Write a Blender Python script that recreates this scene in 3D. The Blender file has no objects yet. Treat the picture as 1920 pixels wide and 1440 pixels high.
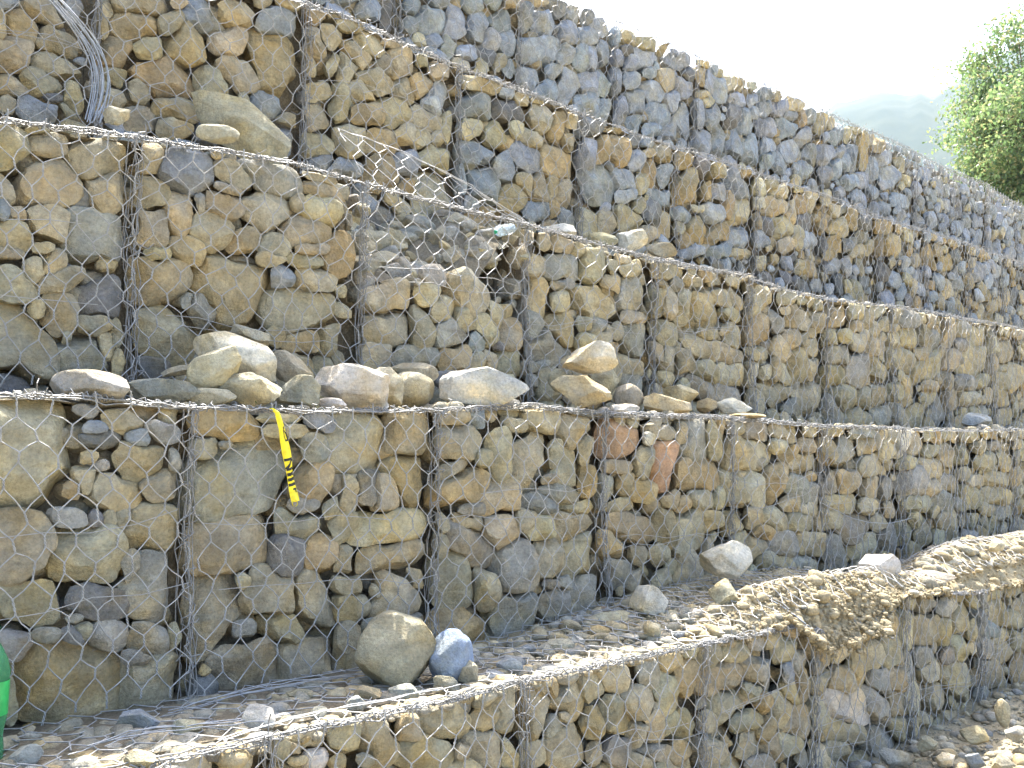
import bpy, bmesh, math, random
import numpy as np
from mathutils import Matrix, Vector
random.seed(11); RS = np.random.RandomState(7)
C = bpy.context.scene.collection
SC = bpy.context.scene
ZO = 1.5                                   # ground level is about z = 0

# ------------------------------------------------------------------ camera
F_PX, PITCH, ROLL, YAW = 1851.3, .07, -.004, .76
fh = np.array([math.sin(YAW), math.cos(YAW), 0.]); rt = np.array([math.cos(YAW), -math.sin(YAW), 0.]); upv = np.array([0, 0, 1.])
CF = fh*math.cos(PITCH)+upv*math.sin(PITCH); cu = -fh*math.sin(PITCH)+upv*math.cos(PITCH)
CR = rt*math.cos(ROLL)+cu*math.sin(ROLL); CU = -rt*math.sin(ROLL)+cu*math.cos(ROLL)
cam = bpy.data.objects.new('camera', bpy.data.cameras.new('camera')); C.objects.link(cam)
cam.matrix_world = Matrix(((CR[0], CU[0], -CF[0], 0), (CR[1], CU[1], -CF[1], 0), (CR[2], CU[2], -CF[2], ZO), (0, 0, 0, 1)))
cam.data.sensor_width = 36; cam.data.lens = F_PX/1920*36; cam.data.clip_start = .05; cam.data.clip_end = 4000
SC.camera = cam

# ------------------------------------------------------------------ sky, sun, exposure
SUN = np.array([.30, .45, 1.0]); SUN = SUN/np.linalg.norm(SUN)
w = bpy.data.worlds.new('World'); SC.world = w; w.use_nodes = True
nt = w.node_tree; nt.nodes.clear()
sky = nt.nodes.new('ShaderNodeTexSky'); sky.sky_type = 'NISHITA'; sky.sun_disc = False
sky.sun_elevation = math.asin(SUN[2]); sky.sun_rotation = math.atan2(SUN[0], SUN[1])
sky.air_density = 1.0; sky.dust_density = 6.0; sky.ozone_density = 1.0; sky.altitude = 300
bg = nt.nodes.new('ShaderNodeBackground'); bg.inputs[1].default_value = .15
wo = nt.nodes.new('ShaderNodeOutputWorld')
nt.links.new(sky.outputs[0], bg.inputs[0]); nt.links.new(bg.outputs[0], wo.inputs[0])
sl = bpy.data.lights.new('sun', 'SUN'); sl.energy = 4.0; sl.angle = math.radians(.5); sl.color = (1, .95, .86)
so = bpy.data.objects.new('sun', sl); C.objects.link(so); so.location = (0, 0, 30)
so.rotation_euler = Vector(-SUN).to_track_quat('-Z', 'Y').to_euler()
vs = SC.view_settings; vs.view_transform = 'Standard'; vs.look = 'None'; vs.gamma = 1; vs.use_curve_mapping = False
vs.exposure = 2.3
SC.cycles.max_bounces = 6; SC.cycles.diffuse_bounces = 4; SC.cycles.transparent_max_bounces = 8; SC.cycles.volume_bounces = 1

# ------------------------------------------------------------------ materials
def mat(name):
    m = bpy.data.materials.new(name); m.use_nodes = True
    n = m.node_tree; b = n.nodes['Principled BSDF']
    return m, n, b, (lambda t, **k: node(n, t, **k)), (lambda a, c: n.links.new(a, c))
def node(n, t, **k):
    q = n.nodes.new(t)
    for a, v in k.items(): setattr(q, a, v)
    return q
def mul(N, L, c1, c2, mode='MULTIPLY', fac=1.0):
    q = N('ShaderNodeMix', data_type='RGBA', blend_type=mode)
    if isinstance(fac, float): q.inputs[0].default_value = fac
    else: L(fac, q.inputs[0])
    for i, c in ((6, c1), (7, c2)):
        if isinstance(c, tuple): q.inputs[i].default_value = (*c, 1)
        else: L(c, q.inputs[i])
    return q.outputs[2]
def noise(N, L, vec, scale, detail=4, rough=.6):
    q = N('ShaderNodeTexNoise'); q.inputs['Scale'].default_value = scale; q.inputs['Detail'].default_value = detail
    q.inputs['Roughness'].default_value = rough
    if vec is not None: L(vec, q.inputs['Vector'])
    return q.outputs['Fac']
def ramp(N, L, fac, stops):
    q = N('ShaderNodeValToRGB'); e = q.color_ramp.elements
    while len(e) < len(stops): e.new(.5)
    for i, (p, c) in enumerate(stops):
        e[i].position = p; e[i].color = (c, c, c, 1) if isinstance(c, (int, float)) else (*c, 1)
    L(fac, q.inputs[0]); return q.outputs[0]
def rock_material(name, tint):
    """tint: 'object' = the object's own colour, 'island' = drawn per loose piece from a ramp of stone colours"""
    m, n, b, N, L = mat(name)
    tc = N('ShaderNodeTexCoord'); oi = N('ShaderNodeObjectInfo')
    if tint == 'object':
        base = oi.outputs['Color']; rnd = oi.outputs['Random']
    else:
        g = N('ShaderNodeNewGeometry'); rnd = g.outputs['Random Per Island']
        base = ramp(N, L, rnd, [(0, (.35, .305, .21)), (.3, (.31, .30, .25)), (.5, (.39, .345, .24)), (.7, (.25, .26, .26)), (.85, (.35, .29, .18)), (1, (.5, .47, .40))])
    cx = N('ShaderNodeCombineXYZ')
    s = N('ShaderNodeMath', operation='MULTIPLY'); s.inputs[1].default_value = 53.; L(rnd, s.inputs[0])
    L(s.outputs[0], cx.inputs[0]); L(s.outputs[0], cx.inputs[2])
    va = N('ShaderNodeVectorMath', operation='ADD'); L(tc.outputs['Object'], va.inputs[0]); L(cx.outputs[0], va.inputs[1]); v = va.outputs[0]
    c = mul(N, L, base, ramp(N, L, noise(N, L, v, 7, 5), [(.28, .66), (.72, 1.28)]))
    # ochre staining in soft patches, pale dust
    c = mul(N, L, c, (1.12, .93, .58), 'MULTIPLY', ramp(N, L, noise(N, L, v, 4.5, 5, .65), [(.45, 0), (.66, .8)]))
    c = mul(N, L, c, (.74, .80, .86), 'MULTIPLY', ramp(N, L, noise(N, L, v, 6.1, 5, .7), [(.5, 0), (.66, .8)]))
    c = mul(N, L, c, (1.55, 1.5, 1.42), 'MULTIPLY', ramp(N, L, noise(N, L, v, 17, 8, .75), [(.5, 0), (.68, .75)]))
    c = mul(N, L, c, ramp(N, L, noise(N, L, v, 90, 4, .7), [(.3, .74), (.5, 1.0), (.72, 1.16)]))
    # dark fissures and bedding lines
    mp = N('ShaderNodeMapping'); mp.inputs['Rotation'].default_value = (.5, .7, .3); mp.inputs['Scale'].default_value = (4, 4, 26); L(v, mp.inputs[0])
    bed = noise(N, L, mp.outputs[0], 1.0, 5, .6)
    c = mul(N, L, c, ramp(N, L, bed, [(.3, .7), (.42, 1)]), fac=.75)
    L(c, b.inputs['Base Color']); b.inputs['Roughness'].default_value = .88; b.inputs['Specular IOR Level'].default_value = .25
    h1 = noise(N, L, v, 22, 8, .68); h2 = noise(N, L, v, 120, 4, .7)
    ad = N('ShaderNodeMath', operation='MULTIPLY_ADD'); L(h2, ad.inputs[0]); ad.inputs[1].default_value = .22; L(h1, ad.inputs[2])
    ad2 = N('ShaderNodeMath', operation='MULTIPLY_ADD'); L(bed, ad2.inputs[0]); ad2.inputs[1].default_value = .35; L(ad.outputs[0], ad2.inputs[2])
    vo = N('ShaderNodeTexVoronoi', feature='F1'); vo.inputs['Scale'].default_value = 11; vo.inputs['Randomness'].default_value = 1
    dv = N('ShaderNodeVectorMath', operation='MULTIPLY_ADD'); nz = N('ShaderNodeTexNoise'); nz.inputs['Scale'].default_value = 9; nz.inputs['Detail'].default_value = 4
    L(v, nz.inputs['Vector']); L(nz.outputs['Color'], dv.inputs[0]); dv.inputs[1].default_value = (.12, .12, .12); L(v, dv.inputs[2]); L(dv.outputs[0], vo.inputs['Vector'])
    ad3 = N('ShaderNodeMath', operation='MULTIPLY_ADD'); L(vo.outputs['Distance'], ad3.inputs[0]); ad3.inputs[1].default_value = .55; L(ad2.outputs[0], ad3.inputs[2])
    bp = N('ShaderNodeBump'); bp.inputs['Strength'].default_value = .85; bp.inputs['Distance'].default_value = .034
    L(ad3.outputs[0], bp.inputs['Height']); L(bp.outputs[0], b.inputs['Normal'])
    return m
M_STONE = rock_material('weathered_stone', 'object')
M_PEB = rock_material('mixed_pebbles', 'island')
def soil(name, c1, c2, sc):
    m, n, b, N, L = mat(name); tc = N('ShaderNodeTexCoord'); v = tc.outputs['Object']
    c = mul(N, L, c1, c2, 'MIX', ramp(N, L, noise(N, L, v, sc, 6, .7), [(.35, 0), (.65, 1)]))
    c = mul(N, L, c, ramp(N, L, noise(N, L, v, sc*9, 5, .7), [(.3, .6), (.7, 1.25)]))
    L(c, b.inputs['Base Color']); b.inputs['Roughness'].default_value = .95; b.inputs['Specular IOR Level'].default_value = .1
    bp = N('ShaderNodeBump'); bp.inputs['Strength'].default_value = .9; bp.inputs['Distance'].default_value = .02
    L(noise(N, L, v, sc*5, 8, .75), bp.inputs['Height']); L(bp.outputs[0], b.inputs['Normal'])
    return m
M_SOIL = soil('crumbly_tan_soil', (.36, .295, .18), (.45, .385, .255), 9)
M_CORE = soil('earthy_rubble', (.20, .17, .12), (.28, .24, .17), 12)
M_LEDGE = soil('dusty_ledge', (.33, .29, .21), (.42, .37, .28), 10)
M_DEBRIS = soil('grey_brown_debris', (.20, .175, .125), (.27, .24, .18), 10)
M_GROUND = soil('rubble_ground', (.30, .26, .17), (.38, .33, .23), 8)
def plain(name, col, rough=.6, metal=0., spec=.4):
    m, n, b, N, L = mat(name); tc = N('ShaderNodeTexCoord')
    c = mul(N, L, col, ramp(N, L, noise(N, L, tc.outputs['Object'], 40, 4, .6), [(.3, .75), (.7, 1.2)]))
    L(c, b.inputs['Base Color']); b.inputs['Roughness'].default_value = rough; b.inputs['Metallic'].default_value = metal
    b.inputs['Specular IOR Level'].default_value = spec
    return m
M_WIRE = plain('galvanised_wire', (.34, .338, .325), .5, .2, .5)
M_LACE = plain('weathered_lacing', (.24, .24, .235), .55, .2, .4)
M_WIRE2 = plain('bundled_wire', (.34, .36, .38), .45, .45, .5)
M_TAPE = plain('yellow_plastic_tape', (.82, .66, .02), .45)
M_INK = plain('black_print', (.02, .02, .018), .6)
M_BARK = soil('bark', (.12, .09, .06), (.2, .16, .11), 8)

# ------------------------------------------------------------------ mesh helpers
def mk(name, V, F, m, parent=None, loc=(0, 0, 0), smooth=True, color=None, sharp=None):
    """V (n,3) relative to loc; F an (k,3) or (k,4) array, or a list of such arrays"""
    V = np.asarray(V, np.float32); Fs = F if isinstance(F, list) else [F]
    Fs = [np.asarray(f, np.int32) for f in Fs if len(f)]
    me = bpy.data.meshes.new(name)
    me.vertices.add(len(V)); me.vertices.foreach_set('co', V.ravel())
    nl = sum(f.size for f in Fs); nf = sum(len(f) for f in Fs)
    me.loops.add(nl); me.loops.foreach_set('vertex_index', np.concatenate([f.ravel() for f in Fs]))
    me.polygons.add(nf)
    tot = np.concatenate([np.full(len(f), f.shape[1], np.int32) for f in Fs])
    me.polygons.foreach_set('loop_start', np.concatenate([[0], np.cumsum(tot)[:-1]]).astype(np.int32))
    me.polygons.foreach_set('use_smooth', np.full(nf, smooth))
    me.update(calc_edges=True)
    if sharp: me.set_sharp_from_angle(angle=sharp)
    me.materials.append(m)
    o = bpy.data.objects.new(name, me); C.objects.link(o)
    if parent is not None: o.parent = parent
    o.location = loc
    if color is not None: o.color = (*color, 1)
    return o
def tag(o, label=None, cat=None, group=None, kind=None):
    for k, v in (('label', label), ('category', cat), ('group', group), ('kind', kind)):
        if v: o[k] = v
    return o
def empty(name, loc):
    o = bpy.data.objects.new(name, None); C.objects.link(o); o.location = loc; o.empty_display_size = .1; return o
def ico(n):
    bm = bmesh.new(); bmesh.ops.create_icosphere(bm, subdivisions=n, radius=1)
    V = np.array([v.co for v in bm.verts]); F = np.array([[v.index for v in f.verts] for f in bm.faces]); bm.free()
    return V/np.linalg.norm(V, axis=1)[:, None], F
ICO = {k: ico(k) for k in (1, 2, 3, 4, 5)}
def wob(P, freq, rs, k=7):
    """cheap smooth 3-D noise about -1..1"""
    out = np.zeros(len(P))
    for i in range(k):
        d = rs.randn(3); d /= np.linalg.norm(d)
        out += np.sin(P@d*freq*rs.uniform(.6, 1.6)+rs.uniform(0, 6.28))
    return out/math.sqrt(k)*.9
def tubes(P0, P1, r, n=4):
    """separate prisms from P0[i] to P1[i]"""
    P0 = np.asarray(P0, float).reshape(-1, 3); P1 = np.asarray(P1, float).reshape(-1, 3)
    d = P1-P0; L = np.linalg.norm(d, axis=1)+1e-9; d = d/L[:, None]
    e = r if np.isscalar(r) else np.asarray(r)[:, None]
    P0 = P0-d*np.minimum(.4*e, 1) if np.isscalar(r) else P0; P1 = P1+d*.4*e if np.isscalar(r) else P1
    a = np.where(np.abs(d[:, 2:3]) > .9, np.array([[1., 0, 0]]), np.array([[0, 0, 1.]]))
    x = np.cross(d, a); x /= np.linalg.norm(x, axis=1)[:, None]; y = np.cross(d, x)
    V = []
    for P in (P0, P1):
        for k in range(n):
            t = 2*math.pi*k/n; V.append(P+(x*math.cos(t)+y*math.sin(t))*e)
    V = np.stack(V, 1).reshape(-1, 3)
    F = np.array([[k, (k+1) % n, n+(k+1) % n, n+k] for k in range(n)])
    return V, (np.arange(len(P0))[:, None, None]*2*n+F[None]).reshape(-1, 4)
def poly(P):
    P = np.asarray(P); return P[:-1], P[1:]
def joinm(parts):
    V = []; F = []; o = 0
    for v, f in parts:
        V.append(v); F.append(np.asarray(f)+o); o += len(v)
    return np.concatenate(V), F
def merge_sizes(F):
    out = {}
    for f in F: out.setdefault(f.shape[1], []).append(f)
    return [np.concatenate(v) for v in out.values()]
def grid(nu, nv):
    i, j = np.meshgrid(np.arange(nu-1), np.arange(nv-1), indexing='ij'); a = (i*nv+j).ravel()
    return np.stack([a, a+nv, a+nv+1, a+1], 1)

# ------------------------------------------------------------------ stones
COL = dict(t=(.366, .332, .236), o=(.362, .300, .185), y=(.425, .388, .275), g=(.300, .294, .256), b=(.270, .298, .318), l=(.318, .352, .395),
           d=(.18, .183, .182), w=(.52, .495, .43), r=(.39, .26, .17), v=(.225, .29, .41))
def jit(c, rs, s=.12):
    c = np.array(COL[c])*rs.uniform(1-s, 1+s); return tuple(np.clip(c*(1+rs.uniform(-.025, .025, 3)), 0, 1))
NT = 36; THS = np.arange(NT)*2*math.pi/NT
def rock_shape(D, rs, facets, e1=.72, e2=.8, cut=(.55, .92), front=.0):
    """unit superellipsoid, lumped, then broken along planes; D unit directions; front > 0 turns the breaks to the face side"""
    si = np.sqrt(D[:, 0]**2+D[:, 2]**2)+1e-9
    rho = si**e1
    P = np.stack([D[:, 0]/si*rho, np.sign(D[:, 1])*np.abs(D[:, 1])**e2, D[:, 2]/si*rho], 1)
    f = rs.uniform(1.8, 3.0)
    P = P*(1+.075*wob(P, f, rs)+.02*wob(P, f*2.7, rs))[:, None]
    used = []
    for k in range(facets):
        for _ in range(8):
            n = rs.randn(3); n[1] -= front; n /= np.linalg.norm(n)
            if all(n@u < .72 for u in used): break
        used.append(n)
        q = P@n; lim = rs.uniform(*cut)
        P = P-np.outer(np.maximum(q-lim, 0)*.97, n)
    P = P*(1+.013*wob(P, f*4, rs)+.010*wob(P, f*10, rs))[:, None]
    return P
def lod(px):
    return 4 if px > 125 else 3 if px > 46 else 2 if px > 16 else 1
def packed_stone(parent, org, R, T, centre, rs, px, colr, facets, zmax=9.):
    Dv, F = ICO[lod(px)]
    P = rock_shape(Dv, rs, facets, rs.uniform(.54, .8), rs.uniform(.5, .85), (.60, .95) if rs.rand() < .6 else (.52, .9), front=1.1); P[:, ::2] *= 1.10
    th = np.arctan2(P[:, 2], P[:, 0]) % (2*math.pi)
    f = th/(2*math.pi)*NT; i0 = f.astype(int) % NT; fr = f-np.floor(f)
    r = R[i0]*(1-fr)+R[(i0+1) % NT]*fr
    tilt = rs.uniform(-.22, .22, 2)
    X = P[:, 0]*r; Z = P[:, 2]*r; Y = P[:, 1]*T+(X*tilt[0]+Z*tilt[1])*(P[:, 1] < 0)*np.abs(P[:, 1])
    Z = np.minimum(Z, zmax+.004*np.sin(X*40))
    return mk('stone', np.stack([X, Y, Z], 1), F, M_STONE, parent, tuple(np.asarray(centre)-org), True, colr, .52)

class Pack:
    """ellipses (u, v, a, b, angle, power) in the plane of a basket face"""
    def __init__(s): s.e = []; s.c = []; s.tr = []
    def add(s, u, v, a, b, th, p, c, tr): s.e.append((u, v, a, b, math.cos(th), math.sin(th), p)); s.c.append(c); s.tr.append(tr)
    def metric(s, U, V):
        E = np.array(s.e); du = U[:, None]-E[:, 0]; dv = V[:, None]-E[:, 1]
        x = np.abs(du*E[:, 4]+dv*E[:, 5])/E[:, 2]; y = np.abs(-du*E[:, 5]+dv*E[:, 4])/E[:, 3]
        p = E[:, 6]; return (x**p+y**p)**(1/p)
    def fill(s, u0, u1, v0, v1f, rs, classes, colours):
        for size, tries in classes:
            U = rs.uniform(u0+.01, u1-.01, tries); V = rs.uniform(0, 1, tries); V = v0+V*(v1f(U)-v0)
            a = size*rs.uniform(.85, 1.35, tries); b = a*rs.uniform(.55, .95, tries); th = rs.normal(0, .5, tries)
            ok = np.ones(tries, bool) if not s.e else s.metric(U, V).min(1) > 1.28
            for k in np.nonzero(ok)[0]:
                t = np.arange(9)*.698; x = a[k]*np.cos(t)*.9; y = b[k]*np.sin(t)*.9
                pu = U[k]+x*math.cos(th[k])-y*math.sin(th[k]); pv = V[k]+x*math.sin(th[k])+y*math.cos(th[k])
                if pu.min() < u0 or pu.max() > u1 or pv.min() < v0-.02 or (pv > v1f(pu)+.004).any(): continue
                if s.e and (s.metric(pu, pv).min() < 1.02 or s.metric(U[k:k+1], V[k:k+1]).min() < 1.2): continue
                s.add(U[k], V[k], a[k], b[k], th[k], rs.uniform(2, 3), colours[rs.randint(len(colours))], False)
    def radii(s, u0, u1, v0, v1f):
        E = np.array(s.e); n = len(E); tr = np.array(s.tr)
        c, sn = np.cos(THS), np.sin(THS)
        lx = np.abs(c[None]*E[:, 4:5]+sn[None]*E[:, 5:6])/E[:, 2:3]; ly = np.abs(-c[None]*E[:, 5:6]+sn[None]*E[:, 4:5])/E[:, 3:4]
        p = E[:, 6:7]; r0 = (lx**p+ly**p)**(-1/p)
        lim = np.where(tr, 1.26, 1.28)[:, None]
        ts = np.linspace(.3, 1, 24)
        R = r0*lim; done = np.zeros_like(R, bool)
        for t in ts:
            q = r0*lim*t; U = E[:, 0:1]+q*c; V = E[:, 1:2]+q*sn
            m = s.metric(U.ravel(), V.ravel()).reshape(n, NT, n)
            own = m[np.arange(n), :, np.arange(n)].copy(); m[np.arange(n), :, np.arange(n)] = 9
            hit = (m.min(2) < own) | (U < u0) | (U > u1) | (V < v0) | (V > v1f(U.ravel()).reshape(U.shape)+.006)
            new = hit & ~done; R[new] = (q-r0*lim*.02)[new]; done |= hit
        R = (np.roll(R, 1, 1)+2*R+np.roll(R, -1, 1))/4
        return np.maximum(R*.985, .008)

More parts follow.
